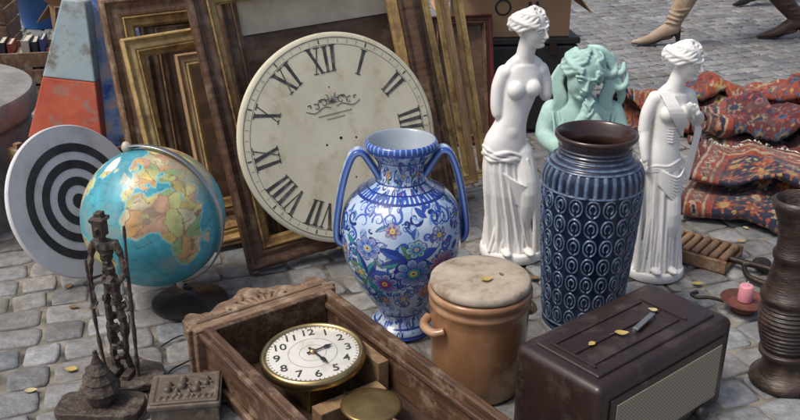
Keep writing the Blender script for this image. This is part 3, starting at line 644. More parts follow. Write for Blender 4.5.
# ------------------------------------------------------------------ radio
RD=thing('vintage_radio','dark brown bakelite vintage radio lying with beige speaker grille','radio',(.482,1.655,0),R(39))
BK=M('bakelite',(.034,.018,.015),(.018,.010,.009),rough=.40,scale=9,coat=.15,rvar=.16,bump=.08,c3=(.060,.044,.036),s3=14)
L_,D_,H_=.45,.225,.222
g=G(); g.box((0,0,H_/2),(L_,D_,H_)); g.obj('cabinet',BK,RD,smooth=True,bevel=.018,seg=6)
g=G(); g.box((0,.0,H_+.001),(.39,.165,.010)); g.obj('top_panel',BK,RD,smooth=False,bevel=.004,seg=3)
for y in (-.050,-.0,.050): G().box((-.03,y,H_+.0075),(.28,.005,.005)).obj('top_rib',BK,RD,bevel=.0015)
for x in (-.175,.122): G().box((x,0,H_+.0075),(.006,.12,.005)).obj('top_rib',BK,RD,bevel=.0015)
g=G(); g.box((.03,-.022,H_+.015),(.085,.013,.005),RZ(12)); g.box((.00,-.018,H_+.009),(.008,.01,.010)); g.box((.06,-.012,H_+.009),(.008,.01,.010)); g.obj('metal_handle',M('chrome_dull',(.5,.5,.48),(.3,.3,.29),rough=.3,metal=.9),RD,bevel=.0015)
g=G(); g.box((0,-D_/2-.0025,H_/2-.003),(.385,.007,.160)); g.obj('grille_frame',BK,RD,bevel=.003)
gm=bpy.data.materials.new('grille_cloth'); gm.use_nodes=True; N=gm.node_tree.nodes; Lk=gm.node_tree.links
ck=N.new('ShaderNodeTexChecker'); ck.inputs['Scale'].default_value=260; ck.inputs['Color1'].default_value=(.40,.35,.26,1); ck.inputs['Color2'].default_value=(.20,.165,.11,1)
tcn=N.new('ShaderNodeTexCoord'); Lk.new(tcn.outputs['Object'],ck.inputs['Vector']); Lk.new(ck.outputs[0],N['Principled BSDF'].inputs['Base Color']); N['Principled BSDF'].inputs['Roughness'].default_value=.9
g=G(); g.box((0,-D_/2-.0065,H_/2-.003),(.355,.004,.132)); g.obj('speaker_grille',gm,RD,bevel=.001)
for x in (-.13,.13):
    g=G(); g.lathe([(.018,0),(.018,.010),(.015,.014),(.001,.014)],24,T(x,-D_/2-.006,.022)@RX(90)); g.obj('knob',BLACK,RD,smooth=True,auto=40)

# ------------------------------------------------------------------ statues
def hand(g,wr,dr,pn,s,Mx=None):
    d_=Vector(dr).normalized(); n_=Vector(pn); n_=(n_-d_*n_.dot(d_)).normalized(); sd=d_.cross(n_); w0=Vector(wr)
    q=Matrix((sd,n_,d_)).transposed()
    g.ell(w0+d_*s*.28,(s*.21,s*.10,s*.30),Mx,14,10,rot=q)
    for k,l in zip((-1.5,-.5,.5,1.5),(.36,.42,.44,.33)):
        b=w0+d_*s*.50+sd*(k*s*.115); g.limb([b,b+d_*s*l*.5+n_*s*.03,b+d_*s*l*.9+n_*s*.14],[s*.062,s*.056,s*.045],8,3,Mx)
    b=w0+d_*s*.12-sd*s*.19; g.limb([b,b+d_*s*.22-sd*s*.10+n_*s*.06,b+d_*s*.40-sd*s*.06+n_*s*.14],[s*.075,s*.065,s*.05],8,3,Mx)
def headm(c,yawd,pitch,tilt): return T(*c)@RZ(yawd)@RX(pitch)@RY(tilt)
def head_base(g,c,s,yawd,pitch=0,tilt=0):
    H=headm(c,yawd,pitch,tilt); E=lambda p,r:g.ell([k*s for k in p],[k*s for k in r],H,20,14)
    E((0,.06,.12),(.37,.43,.38)); E((0,-.12,-.05),(.30,.30,.38)); E((0,-.24,-.33),(.15,.14,.13)); E((0,-.13,-.20),(.26,.25,.24)); E((0,-.40,-.10),(.05,.07,.10))
def head_detail(g,c,s,yawd,pitch=0,tilt=0,bun=True,seed=1,rows=6,wav=6,thick=1.):
    H=headm(c,yawd,pitch,tilt); E=lambda p,r:g.ell([k*s for k in p],[k*s for k in r],H,16,10)
    L=lambda P,r,n=8:g.limb([Vector(p)*s for p in P],[k*s for k in r],n,4,H)
    L([(0,-.395,.09),(0,-.455,-.05),(0,-.485,-.115)],[.030,.042,.050]); E((0,-.44,-.135),(.075,.05,.03))
    for x in (-1,1):
        L([(x*.05,-.405,.085),(x*.15,-.395,.115),(x*.25,-.33,.07)],[.026,.030,.02]); E((x*.14,-.375,.02),(.068,.035,.030)); L([(x*.075,-.40,.015),(x*.14,-.412,.038),(x*.21,-.37,.012)],[.010,.014,.010])
        E((x*.36,.05,-.04),(.04,.07,.10))
    E((0,-.41,-.205),(.085,.035,.017)); E((0,-.395,-.245),(.07,.04,.022)); E((0,-.345,-.35),(.08,.07,.06))
    rr=random.Random(seed)
    for sd in (-1,1):
        for k in range(rows):
            el0=82-78*k/(rows-1); P=[]
            for j in range(9):
                t_=j/8; az=math.radians(26+152*t_+ (rr.uniform(-4,4) if 0<j<8 else 0)); el=math.radians(el0*(1-t_)+ (10-k*5)*t_ +wav*math.sin(t_*13+k*1.7))
                q=1.05+.03*math.sin(t_*16+k*2)
                P.append((sd*.38*q*math.cos(el)*math.sin(az),.06-.44*q*math.cos(el)*math.cos(az),.12+.40*q*math.sin(el)))
            L(P,[k_*thick*6/max(rows,6)*1.1 for k_ in (.045,.062,.07,.066,.072,.066,.07,.062,.05)])
    if bun:
        for k in range(7): a=k*.9; L([(.10*math.cos(a),.44,.05+.10*math.sin(a)),(.17*math.cos(a+.5),.53,.05+.17*math.sin(a+.5)),(.08*math.cos(a+1.2),.61,.05+.08*math.sin(a+1.2))],[.06,.075,.05])
        E((0,.51,.05),(.15,.13,.15))
def drape(g,secs,folds,Mx=None,seed=0,nz=90,nt=220,twist=0.,sharp=1.2):
    zs=[s[0] for s in secs]; vs=[];fs=[]; rr=random.Random(seed); ph=[rr.uniform(0,6.28) for _ in range(8)]
    folds=int(folds); zr=np.linspace(zs[0],zs[-1],nz); ip=[np.interp(zr,zs,[s[k] for s in secs]) for k in range(1,6)]
    f2=2*max(1,folds//3)
    for i in range(nz):
        cx,cy,rx,ry,am=[q[i] for q in ip]; z=zr[i]; hz=(z-zs[0])/(zs[-1]-zs[0])
        for k in range(nt):
            a=2*math.pi*k/nt
            q=2*(folds//2)*a+ph[0]+1.4*math.sin(2*a+ph[1])+twist*hz+1.0*math.sin(a*3+hz*2.2+ph[4])
            f=(1-abs(math.sin(q/2)))**sharp*1.0+.45*(1-abs(math.sin(f2*a/1+ph[2]+hz*2)))-.4
            m=1+am*f; vs.append((cx+rx*m*math.cos(a),cy+ry*m*math.sin(a),z))
    for i in range(nz-1):
        for k in range(nt):
            k2=(k+1)%nt; fs.append((i*nt+k,i*nt+k2,(i+1)*nt+k2,(i+1)*nt+k))
    fs.append(tuple(reversed(range(nt)))); fs.append(tuple((nz-1)*nt+k for k in range(nt)))
    g.add(vs,fs,Mx)

# --- armless draped woman
S1=thing('plaster_statue','white plaster classical woman, armless and draped from the hips','statue',(.345,2.50,0),R(12))
g=G()
g.loft([(.30,-.036,.0,.058,.046),(.335,-.040,.0,.063,.050),(.365,-.038,.0,.059,.047),(.395,-.031,-.002,.049,.040),(.425,-.022,-.003,.0425,.036),(.455,-.013,-.001,.0445,.036),(.485,-.006,.001,.050,.038),(.515,.0,.003,.054,.038),(.540,.004,.004,.055,.034),(.556,.005,.004,.047,.030),(.568,.006,.004,.036,.028)])
g.ell((-.024,-.030,.505),(.024,.0215,.024)); g.ell((.024,-.029,.508),(.024,.0215,.024))
g.ell((-.046,.004,.545),(.022,.023,.021)); g.ell((.055,.004,.548),(.022,.023,.021))
g.limb([(-.049,.004,.545),(-.064,.003,.508),(-.068,-.002,.462),(-.066,-.006,.440)],[.0215,.0195,.018,.0165]); g.limb([(.056,.004,.548),(.070,.004,.515),(.072,-.002,.482)],[.0215,.0195,.018])
g.ell((-.032,-.026,.385),(.028,.020,.034)); g.ell((-.05,.026,.335),(.03,.03,.035)); g.ell((-.018,.026,.335),(.03,.03,.035))
g.above(.33,1.04,1.06,1.085)
g.limb([(.006,.010,.572),(.008,.004,.605),(.013,-.004,.650)],[.036,.027,.026],16); g.limb([(-.03,.006,.582),(.006,.006,.600),(.045,.006,.585)],[.018,.022,.018])
g.limb([(.002,-.012,.325),(.016,-.054,.215),(.014,-.038,.10),(.016,-.05,.045)],[.040,.034,.026,.020]); g.limb([(-.062,.0,.31),(-.060,-.016,.2),(-.052,-.02,.06)],[.036,.031,.022])
HA=((.017,-.010,.688),.112,36,4,-5)
head_base(g,*HA)
g=g.soft(.0027,9)
drape(g,[(.026,.004,0,.090,.074,.20),(.06,-.002,0,.083,.068,.20),(.13,-.012,-.004,.073,.062,.19),(.21,-.026,-.008,.069,.058,.16),(.28,-.034,-.004,.067,.054,.12),(.325,-.038,0,.062,.050,.08),(.345,-.038,0,.052,.042,.02)],16,seed=3,twist=1.6,sharp=1.0)
g.ell((.022,-.088,.038),(.015,.028,.010)); g.ell((-.046,-.078,.036),(.014,.024,.010))
for k in range(10): 
    a=k/9; g.limb([(-.098+.014*a,-.006-.03*a,.330-.05*a),(-.060+.02*a,-.050-.006*a,.282-.075*a),(.002+.022*a,-.078+.004*a,.245-.080*a),(.046+.008*a,-.052+.006*a,.250-.085*a),(.055,-.008,.275-.08*a)],[.002,.0042,.0048,.004,.002],8)
for k in range(12):
    x=-.074+.0140*k; b=abs(k-5.5)/5.5; g.limb([(x*.68-.012+.006*math.sin(k*3),-.048+.024*b,.215+.01*math.sin(k*2)),(x*.9+.004*math.sin(k*7),-.062+.028*b,.12),(x*1.18+.006*math.sin(k*5),-.076+.034*b,.030)],[.0018,.0048,.0065],8)
pts=[(-.038+.064*math.cos(t_),-.001+.052*math.sin(t_),.330-.018*math.cos(t_-.3)+.004*math.sin(3*t_)) for t_ in np.linspace(0,2*math.pi,60)]
for o_ in (0,.009,.017,.025): g.tube([(p[0]*(1+.3*o_),p[1]*(1+.8*o_),p[2]-o_+.003*math.sin(i*.45+o_*300)) for i,p in enumerate(pts)],[.0055+.0018*math.sin(i*.8+o_*200) for i in range(60)],8)
for k in range(4): g.limb([(.012+.008*k,-.056+.008*k,.318),(.030+.008*k,-.068+.010*k,.24),(.038+.010*k,-.074+.012*k,.14),(.046+.012*k,-.070+.014*k,.032)],[.004,.006,.0065,.008],8)
head_detail(g,*HA,seed=2,rows=8)
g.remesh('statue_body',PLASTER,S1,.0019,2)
G().lathe([(.098,0),(.1,.003),(.1,.022),(.097,.027),(.09,.028)],60).obj('plinth',PLASTER,S1,smooth=True,auto=40)

# --- robed woman
S2=thing('plaster_statue','white plaster robed woman with one arm bent to chest','statue',(.742,2.37,0),R(14))
g=G()
g.loft([(.28,-.014,0,.051,.043),(.32,-.016,0,.056,.045),(.35,-.015,0,.053,.043),(.38,-.013,-.001,.044,.037),(.405,-.011,-.001,.039,.034),(.435,-.008,0,.041,.034),(.465,-.005,.001,.046,.035),(.49,-.004,.003,.050,.034),(.512,-.003,.004,.051,.030),(.526,-.002,.004,.043,.027)])
g.ell((-.025,-.026,.478),(.0215,.0195,.0215)); g.ell((.018,-.026,.479),(.0215,.0195,.0215)); g.ell((-.048,.004,.514),(.020,.020,.019)); g.ell((.045,.004,.516),(.020,.020,.019))
g.limb([(-.050,.004,.514),(-.066,.008,.474),(-.073,.004,.430)],[.0195,.0178,.0155]); g.limb([(.047,.004,.516),(.064,.006,.482),(.076,-.004,.446)],[.0195,.0178,.0155])
g.above(.33,1.03,1.05,1.07)
g.limb([(-.073,.004,.437),(-.079,-.012,.402),(-.078,-.026,.364)],[.0155,.0138,.0105]); g.limb([(.078,-.004,.454),(.067,-.034,.474),(.047,-.052,.494)],[.0155,.0138,.0105])
g.limb([(0,.008,.530),(.003,.003,.556),(.014,-.004,.60)],[.032,.0245,.0235],16); g.limb([(-.03,.006,.538),(.0,.006,.552),(.032,.006,.540)],[.016,.020,.016])
g.limb([(.0,-.008,.33),(.014,-.038,.20),(.012,-.028,.09),(.016,-.04,.04)],[.034,.028,.021,.018]); g.limb([(-.03,-.0,.33),(-.028,-.012,.2),(-.026,-.014,.06)],[.033,.028,.02])
HB=((.018,-.010,.628),.104,34,9,-5)
head_base(g,*HB)
g=g.soft(.0026,8)
hand(g,(-.078,-.026,.366),(.05,-.1,-1),(1,.2,0),.048); hand(g,(.047,-.052,.494),(-.7,-.1,.55),(-.1,.9,.2),.048)
drape(g,[(.024,0,0,.072,.064,.22),(.06,0,0,.064,.058,.21),(.16,-.006,0,.055,.051,.18),(.26,-.012,-.002,.053,.047,.14),(.32,-.015,0,.055,.045,.08),(.345,-.015,0,.047,.039,.02)],16,seed=8,twist=.6,sharp=1.0)
g.ell((.020,-.074,.034),(.013,.024,.009)); g.ell((-.028,-.068,.034),(.013,.022,.009))
for k in range(13):
    x=-.054+.0090*k; b=abs(k-6)/6; g.limb([(x*.75-.008,-.046+.020*b,.31),(x+.004*math.sin(k*4),-.054+.022*b,.16),(x*1.25,-.066+.028*b,.028)],[.0018,.0042,.0055],8)
for k in range(8):
    a=k/7; g.limb([(-.068,-.010,.356-.014*a),(-.03,-.046,.330-.045*a),(.012,-.054,.312-.07*a),(.044,-.030,.330-.085*a)],[.002,.0042,.0045,.002],8)
for o_ in (0,.008,.015): g.tube([(-.015+.055*math.cos(t_),.043*math.sin(t_),.347-o_+.008*math.cos(t_)+.003*math.sin(5*t_)) for t_ in np.linspace(0,2*math.pi,40)],.0052,8)
for k in range(8): g.limb([(-.077-.0010*k,-.014+.005*k,.342),(-.075+.002*k,-.026+.008*k,.20),(-.068+.003*k,-.036+.010*k,.030)],[.004,.0065,.008],8)
for k in range(6): g.limb([(-.046+.006*k,-.012,.545),(-.036+.007*k,-.048,.508),(-.008+.007*k,-.046,.462),(.028,-.026,.422+.006*k)],[.0024,.0030,.0030,.0024],8)
for k in range(6): g.limb([(-.048,-.012,.425+.007*k),(-.010,-.038,.410+.008*k),(.032,-.014,.425+.008*k)],[.0024,.0030,.0024],8)
for k in range(5): g.limb([(.070+.004*k,-.018,.455-.004*k),(.068+.003*k,-.020,.40),(.050+.004*k,-.018,.32-.01*k)],[.0035,.0045,.003],8)
head_detail(g,*HB,seed=5,rows=8)
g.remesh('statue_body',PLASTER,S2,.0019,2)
G().lathe([(.086,0),(.088,.003),(.088,.018),(.085,.023),(.075,.024)],60).obj('plinth',PLASTER,S2,smooth=True,auto=40)

# --- turquoise bust
S3=thing('green_bust','pale turquoise bust of woman resting head over folded hands','bust sculpture',(.605,2.88,0),R(-4))
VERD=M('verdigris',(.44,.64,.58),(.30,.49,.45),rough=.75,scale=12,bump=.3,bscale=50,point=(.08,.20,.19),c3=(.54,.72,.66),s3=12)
g=G()
g.loft([(0,0,0,.085,.07),(.04,0,0,.082,.066),(.10,0,0,.095,.068),(.2,0,0,.105,.070),(.28,0,0,.108,.068),(.335,0,0,.106,.058),(.365,-.004,0,.076,.047),(.385,-.010,-.004,.046,.038),(.41,-.016,-.010,.037,.036),(.44,-.02,-.015,.037,.037)])
g.limb([(-.098,0,.335),(-.120,-.03,.26),(-.080,-.092,.235)],[.038,.033,.027]); g.limb([(-.080,-.092,.235),(-.036,-.104,.29),(-.008,-.100,.345)],[.027,.024,.019])
g.limb([(.098,0,.335),(.122,-.03,.27),(.088,-.092,.245)],[.038,.033,.027]); g.limb([(.088,-.092,.245),(.054,-.104,.295),(.024,-.100,.345)],[.027,.024,.019])
HC=((-.016,-.040,.468),.158,10,12,14)
head_base(g,*HC)
g=g.soft(.004,7)
hand(g,(-.012,-.098,.338),(.25,-.05,1),(.7,.6,0),.082); hand(g,(.030,-.100,.338),(-.35,-.05,1),(-.7,.6,0),.082)
head_detail(g,*HC,bun=False,seed=9,rows=9,wav=9,thick=1.25)
rr=random.Random(3)
for k in range(26):
    a=rr.uniform(-1.1,2.4); c0=Vector((.068+rr.gauss(0,.014),rr.uniform(-.02,.03),.470+rr.gauss(0,.018))); q=rr.uniform(.022,.045)
    P=[c0+Vector((q*t_*1.3*math.cos(a+1.6*t_),-.012*math.sin(t_*3),q*t_*1.3*math.sin(a+1.6*t_))) for t_ in (0,.35,.7,1.05)]
    g.limb(P,[.010,.0115,.010,.006],8)
for k in range(8): g.limb([(.01+.012*k,.012,.548-.008*k),(.045+.010*k,-.010,.546-.016*k),(.085+.006*k,-.008,.505-.016*k),(.100+.003*k,.0,.455-.014*k)],[.008,.010,.010,.006],8)
for sd,x0 in ((-1,-.085),(1,.075)):
    for k in range(8): g.limb([(x0+.004*k*-sd,.0,.485),(x0+sd*(.022-.004*k),-.014,.435),(x0+sd*(.006-.004*k),-.026,.385),(x0+sd*(.018-.004*k),-.028,.335),(x0+sd*(.004-.003*k),-.04,.29)],[.007,.010,.0095,.008,.004],8)
for k in range(13): g.limb([(-.10+.0166*k,-.048+.002*abs(k-6),.34),(-.09+.015*k+.006*math.sin(k*2),-.068,.26),(-.08+.0135*k,-.070,.12)],[.003,.0055,.005],8)
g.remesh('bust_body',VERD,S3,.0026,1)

# ------------------------------------------------------------------ boxes behind
CB=M('cardboard',(.40,.25,.14),(.33,.20,.11),rough=.9,scale=5,bump=.15,stretch=(1,1,1))
def cardboard(label,x,y,z,rz,w,d,h,mark=True):
    r=thing('cardboard_box',label,'cardboard box',(x,y,z),R(rz)); g=G(); t=.005
    for s_ in (-1,1): g.box((0,s_*(d/2-t/2),h/2),(w,t,h)); g.box((s_*(w/2-t/2),0,h/2),(t,d-2*t+.001,h-.001))
    g.box((0,0,.003),(w-.009,d-.009,.005)); g.obj('box_wall',CB,r)
    for s_ in (-1,1):
        G().box((0,s_*.5*d*.46,0),(w,d*.46,.004),T(0,s_*(d/2),h)@RX(s_*30)).obj('box_flap',CB,r)
        G().box((s_*.15*w,0,0),(w*.3,d-.004,.004),T(s_*(w/2),0,h)@RY(s_*50)).obj('box_flap',CB,r)
    if mark:
        G().tube([(-.05+.03*math.cos(t_),-d/2-.001,h*.6+.03*math.sin(t_)) for t_ in np.linspace(0,6.28,24,endpoint=False)],.004,6,closed=True).obj('printed_mark',BLACK,r)
        g=G(); g.box((.075,-d/2-.001,h*.42),(.07,.003,.008)); g.box((.06,-d/2-.001,h*.55),(.012,.003,.065)); g.box((.09,-d/2-.001,h*.55),(.012,.003,.065)); g.obj('printed_mark',BLACK,r)
    return r
bx=thing('black_case','black storage case supporting a cardboard box','storage case',(.47,3.85,0),R(4))
G().box((0,0,.19),(.52,.34,.37)).obj('case_body',BLACK,bx,bevel=.012,seg=3)
G().box((0,0,.392),(.53,.35,.026)).obj('case_lid',BLACK,bx,bevel=.006,seg=2)
for x in (-.15,.15): G().box((x,-.174,.36),(.03,.008,.05)).obj('latch',IRON,bx)
G().tube(cr([(-.06,-.168,.25),(-.055,-.20,.25),(.055,-.20,.25),(.06,-.168,.25)],5),.006,8).obj('handle',IRON,bx)
cardboard('open tan cardboard box with printed marks on black case',.46,3.85,.407,4,.46,.30,.20)
def books(x,y,z,rz,n,label):
    rr=random.Random(int(x*100)); PAP=M('paper',(.6,.55,.42),rough=.9)
    for i in range(n):
        h=rr.uniform(.20,.27); t_=rr.uniform(.018,.035); c=rr.choice([(.3,.05,.04),(.05,.08,.2),(.35,.28,.15),(.06,.15,.09),(.5,.45,.35),(.04,.04,.05)])
        xx=(-n/2+i)*.036; X=x+xx*math.cos(R(rz)); Y=y+xx*math.sin(R(rz))
        r=thing('book',label,'book',(X,Y,z),R(rz+rr.uniform(-4,4)),group='books standing in the wooden crate')
        m=M('book_cover',c,rough=.6); g=G(); g.box((-t_/2+.001,0,h/2),(.003,.15,h)); g.box((t_/2-.001,0,h/2),(.003,.15,h)); g.box((0,-.0735,h/2),(t_-.003,.003,h-.001)); g.obj('book_cover',m,r)
        G().box((0,.002,h/2),(t_-.006,.142,h-.008)).obj('book_pages',PAP,r)
crate('wooden_crate','brown wooden crate filled with upright books',-1.78,4.25,0,12,.46,.30,.26,WOOD_M)
books(-1.77,4.25,.022,12,10,'worn hardback book standing in wooden crate')
crate('wooden_crate','dark wooden crate standing on cobbles near planter',-1.30,4.6,0,-8,.40,.30,.34,WOOD_D)
picture_frame('plain wooden frame leaning against dark crate near planter',-1.55,3.95,10,14,.34,.46,.04,WOOD_M,GILT,roll=3,depth=.025,panel=PANEL_BR)
crate('wooden_crate','dark wooden crate with low slats beside other crates',-2.45,5.1,0,10,.5,.34,.30,WOOD_D)
cardboard('open plain cardboard box standing among the crates',-1.75,5.3,0,-5,.46,.32,.28,False)
cardboard('low open cardboard box on cobbles behind picture frames',-.55,5.5,0,6,.5,.34,.24,False)
crate('wooden_crate','pale fruit crate standing behind the frame stack',-1.15,5.75,0,3,.5,.34,.22,WOOD_L)
tb=thing('plastic_tub','blue plastic tub standing among crates','tub',(-2.35,5.95,0)); BLP=M('blue_plastic',(.03,.13,.38),(.02,.1,.3),rough=.35)
G().lathe([(.13,0),(.17,.22),(.18,.222),(.18,.235),(.165,.235),(.125,.012),(.001,.01)],40,cap=False).obj('tub_body',BLP,tb,smooth=True)
for s_ in (-1,1): G().tube(cr([(s_*.175,-.05,.215),(s_*.205,-.04,.21),(s_*.205,.04,.21),(s_*.175,.05,.215)],5),.008,8).obj('handle',BLP,tb,smooth=True)

# ------------------------------------------------------------------ rugs
RED=np.array((.30,.055,.028)); DRED=np.array((.12,.018,.019)); NV=np.array((.018,.022,.050)); CRE=np.array((.42,.33,.21)); ORR=np.array((.38,.12,.05)); BLU2=np.array((.05,.09,.16)); GOL=np.array((.40,.26,.08)); PNK=np.array((.33,.12,.09))
def rugcol(S,Tt,W,Ln,v,NN):
    q=.0045; S=np.round((S+NN*.010)/q)*q; Tt=np.round((Tt+NN*.010)/q)*q
    base={0:RED,1:DRED,2:NV}[v]; C=np.zeros(S.shape+(3,)); C[:]=base
    e=np.minimum(np.minimum(S,W-S),np.minimum(Tt,Ln-Tt))
    cell={0:.095,1:.085,2:.088}[v]
    a=(S%cell)/cell-.5; b=(Tt%cell)/cell-.5; k=(np.floor(S/cell)*3+np.floor(Tt/cell)*5+np.floor(S/cell)*np.floor(Tt/cell)).astype(int)
    m=np.abs(a)+np.abs(b)
    pal=[CRE,BLU2,ORR,GOL,DRED] if v==0 else ([BLU2,PNK,CRE*.6,RED,NV] if v==1 else [RED,GOL,CRE,ORR,RED*1.2])
    cc=np.array(pal)[k%5]; cd=np.array(pal)[(k+2)%5]
    an=np.arctan2(b,a); dd=np.hypot(a,b)
    ros=dd<(.30+.10*np.cos(an*8)); 
    star=(np.abs(a)<.06)&(np.abs(b)<.46)|(np.abs(b)<.06)&(np.abs(a)<.46)
    C[star]=(cd*.6)[star]; C[ros]=cc[ros]; C[dd<.19]=cd[dd<.19]; C[dd<.08]=GOL if v==2 else NV
    mm=np.abs(np.abs(a)-.38)+np.abs(np.abs(b)-.38); C[mm<.10]=cd[mm<.10]
    for lo,hi,c in [(0,.012,DRED),(.012,.02,CRE),(.02,.07,NV if v!=2 else RED),(.07,.078,CRE),(.078,.10,ORR if v==0 else RED),(.10,.106,NV)]:
        m2=(e>=lo)&(e<hi); C[m2]=c
    m2=(e>=.024)&(e<.066); t2=((S+Tt)%.046)/.046-.5; dq=np.abs(t2)+np.abs((e-.045)/.042); C[m2&(dq<.45)]=ORR if v!=2 else CRE; C[m2&(dq<.2)]=CRE if v!=2 else NV
    C*=(1+.25*NN[...,None])
    return C
RUGM=M('rug_wool',(1.0,1.0,1.0),(.55,.55,.55),rough=.95,attr='Col',scale=55,bump=1.,bscale=240,sheen=.15,c3=(.10,.045,.035),s3=14)
def rug(label,x,y,rz,W,prof,v,amp=.02,seed=0,ns=280,nl=420,skew=0.,fringe=False,bend=0.,wave=0.):
    r=thing('oriental_rug',label,'rug',(x,y,0),R(rz))
    pc=cr([(a,b,0) for a,b in prof],12); d=np.concatenate([[0],np.cumsum([ (pc[i+1]-pc[i]).length for i in range(len(pc)-1)])]); Ln=d[-1]
    u=np.linspace(0,Ln,nl); py=np.interp(u,d,[p.x for p in pc]); pz=np.interp(u,d,[p.y for p in pc])
    s=np.linspace(0,W,ns); P=np.zeros((nl,ns,3)); S=np.zeros((nl,ns))+s; U=np.zeros((nl,ns))+u[:,None]
    N1=np.zeros((nl//4+2,ns//4+2)); 
    for i in range(N1.shape[0]):
        for j in range(N1.shape[1]):
            N1[i,j]=noise.fractal(Vector((i*4/nl*Ln*4+seed*7,j*4/ns*W*4,seed)),.9,2,4)
    ii_=np.arange(nl)/4; jj=np.arange(ns)/4; i0=ii_.astype(int);j0=jj.astype(int);fi=(ii_-i0)[:,None];fj=(jj-j0)[None]
    NN=N1[i0][:,j0]*(1-fi)*(1-fj)+N1[i0+1][:,j0]*fi*(1-fj)+N1[i0][:,j0+1]*(1-fi)*fj+N1[i0+1][:,j0+1]*fi*fj
    up=np.clip(pz[:,None]/.05,0,1)
    ridge=(1-np.abs(np.sin(S*7.5+py[:,None]*4+seed+NN*1.2)))**1.5
    zz=pz[:,None]+NN*amp*np.clip(pz[:,None]/.03,0,1)+bend*np.sin(S/W*math.pi)*np.clip(pz[:,None]/.1,0,1)+wave*ridge*up
    P[...,0]=S-W/2+NN*amp*.8+skew*py[:,None]; P[...,1]=py[:,None]+NN*amp*.9+.02*np.sin(S*7+seed); P[...,2]=np.maximum(zz,.008)
    C=rugcol(S,U,W,Ln,v,NN)
    o=grid('rug_pile',P,C,RUGM,r); sm=o.modifiers.new('solid','SOLIDIFY'); sm.thickness=.009; sm.offset=0
    if fringe:
        g=G(); rr=random.Random(2)
        for j in range(0,ns,2):
            p=Vector(P[-1,j]); q=p+Vector((rr.uniform(-.02,.02),rr.uniform(.03,.06)*fringe,-.008+rr.uniform(-.012,.004))); e=q+Vector((rr.uniform(-.015,.015),rr.uniform(.01,.03)*fringe,-.012)); e.z=max(e.z,.004)
            g.tube([p,(p+q)/2+Vector((0,0,.006)),q,e],[.0026,.0028,.0024,.0014],5)
        f=g.obj('fringe',M('fringe_cream',(.66,.61,.52),(.5,.45,.36),rough=.9),r); f['kind']='stuff'
    return r
rug('dark navy, red and yellow floral rug folded with cream fringe',1.45,2.73,-18,.95,[(.34,.012),(.1,.010),(-.10,.010),(-.16,.018),(-.17,.045),(-.13,.068),(-.03,.07),(.04,.075),(.02,.10),(-.05,.105),(-.06,.125),(.03,.135),(.16,.12),(.28,.13)],2,amp=.03,seed=1,fringe=1,skew=.15,wave=.03)
rug('deep red oriental rug bundled in thick folds on cobbles',1.50,3.36,-10,.66,[(.2,.01),(-.1,.01),(-.19,.02),(-.20,.06),(-.1,.08),(.06,.075),(.12,.095),(.07,.125),(-.05,.12),(-.15,.13),(-.14,.17),(-.05,.185),(.08,.17),(.16,.10),(.2,.03)],1,amp=.055,seed=4,bend=.02,wave=.035)
rug('rust red oriental rug heaped in loose crumpled folds',1.42,3.84,3,1.0,[(.3,.01),(0,.01),(-.16,.015),(-.2,.04),(-.12,.065),(-.02,.055),(.03,.08),(-.01,.105),(-.10,.11),(-.09,.135),(.0,.145),(.10,.12),(.18,.07),(.24,.025)],0,amp=.06,seed=9,bend=.01,wave=.03)

# ------------------------------------------------------------------ small items on the right
RB=thing('roller_massager','wooden block with parallel ribbed rollers on cobbles','foot massager',(.900,2.475,0),R(-38)); 
G().box((0,0,.009),(.235,.155,.016)).obj('base_board',WOOD_M,RB,bevel=.002)
for y in (-.0715,.0715): G().box((0,y,.026),(.235,.012,.024)).obj('side_rail',WOOD_M,RB,bevel=.002)
RWD=M('roller_wood',(.34,.20,.10),(.2,.11,.055),rough=.5,c3=(.12,.07,.04),s3=20)
for i in range(8):
    g=G(); pr_=[(.010+.0018*(k%2),-.064+k*.0067) for k in range(20)]; g.lathe(pr_,16,T(-.098+.028*i,0,.033)@RX(90)); g.obj('roller',RWD,RB,smooth=True,auto=30)
TL=thing('iron_tool','black cast iron cobbler tool with rounded plates lying flat','iron tool',(1.03,2.36,0),R(-30))
g=G(); g.limb([(-.11,.02,.022),(-.03,.0,.026),(.05,.0,.022),(.12,-.03,.018)],[.012,.010,.010,.012],10); g.ell((-.115,.025,.02),(.05,.034,.016)); g.ell((.12,-.035,.018),(.045,.028,.014)); g.ell((.02,.045,.016),(.028,.034,.012)); g.limb([(.01,.0,.024),(.02,.045,.02)],[.009,.009],10); g.limb([(-.02,-.01,.02),(.0,-.06,.014),(.06,-.085,.012)],[.008,.008,.011],10)
g.remesh('tool_body',IRON,TL,.003,3)
CD=thing('candle_holder','round rusty candle dish with iron handle on cobbles','candle holder',(.925,2.13,0)); RUST=M('rust_red',(.17,.05,.035),(.08,.03,.02),rough=.6,scale=30,bump=.4)
G().lathe([(.001,.0),(.03,0),(.034,.012),(.03,.02),(.045,.026),(.060,.036),(.063,.036),(.046,.022),(.03,.03),(.001,.031)],48,cap=False).obj('dish',RUST,CD,smooth=True)
g=G(); g.tube(cr([(-.055,.0,.03),(-.09,.012,.034),(-.12,.02,.03),(-.13,.04,.03),(-.11,.05,.03)],6),.005,8); g.obj('handle',IRON,CD,smooth=True)
CN=thing('candle','short pink candle with white wick standing in dish','candle',(.925,2.13,.032)); 
G().lathe([(.001,0),(.0185,0),(.019,.002),(.0185,.042),(.016,.046),(.010,.0445),(.001,.044)],32,cap=False).obj('wax_body',M('wax_pink',(.72,.30,.34),(.64,.24,.29),rough=.45,coat=.1),CN,smooth=True)
G().tube([(0,0,.044),(.001,0,.052),(.003,0,.058)],.0012,6).obj('wick',M('wick',(.7,.65,.55)),CN)
ML=thing('wooden_jug','tall dark turned wooden jug with ribbed body and handle','jug',(.905,1.80,0)); ML.rotation_euler=(0,R(-5),R(200))
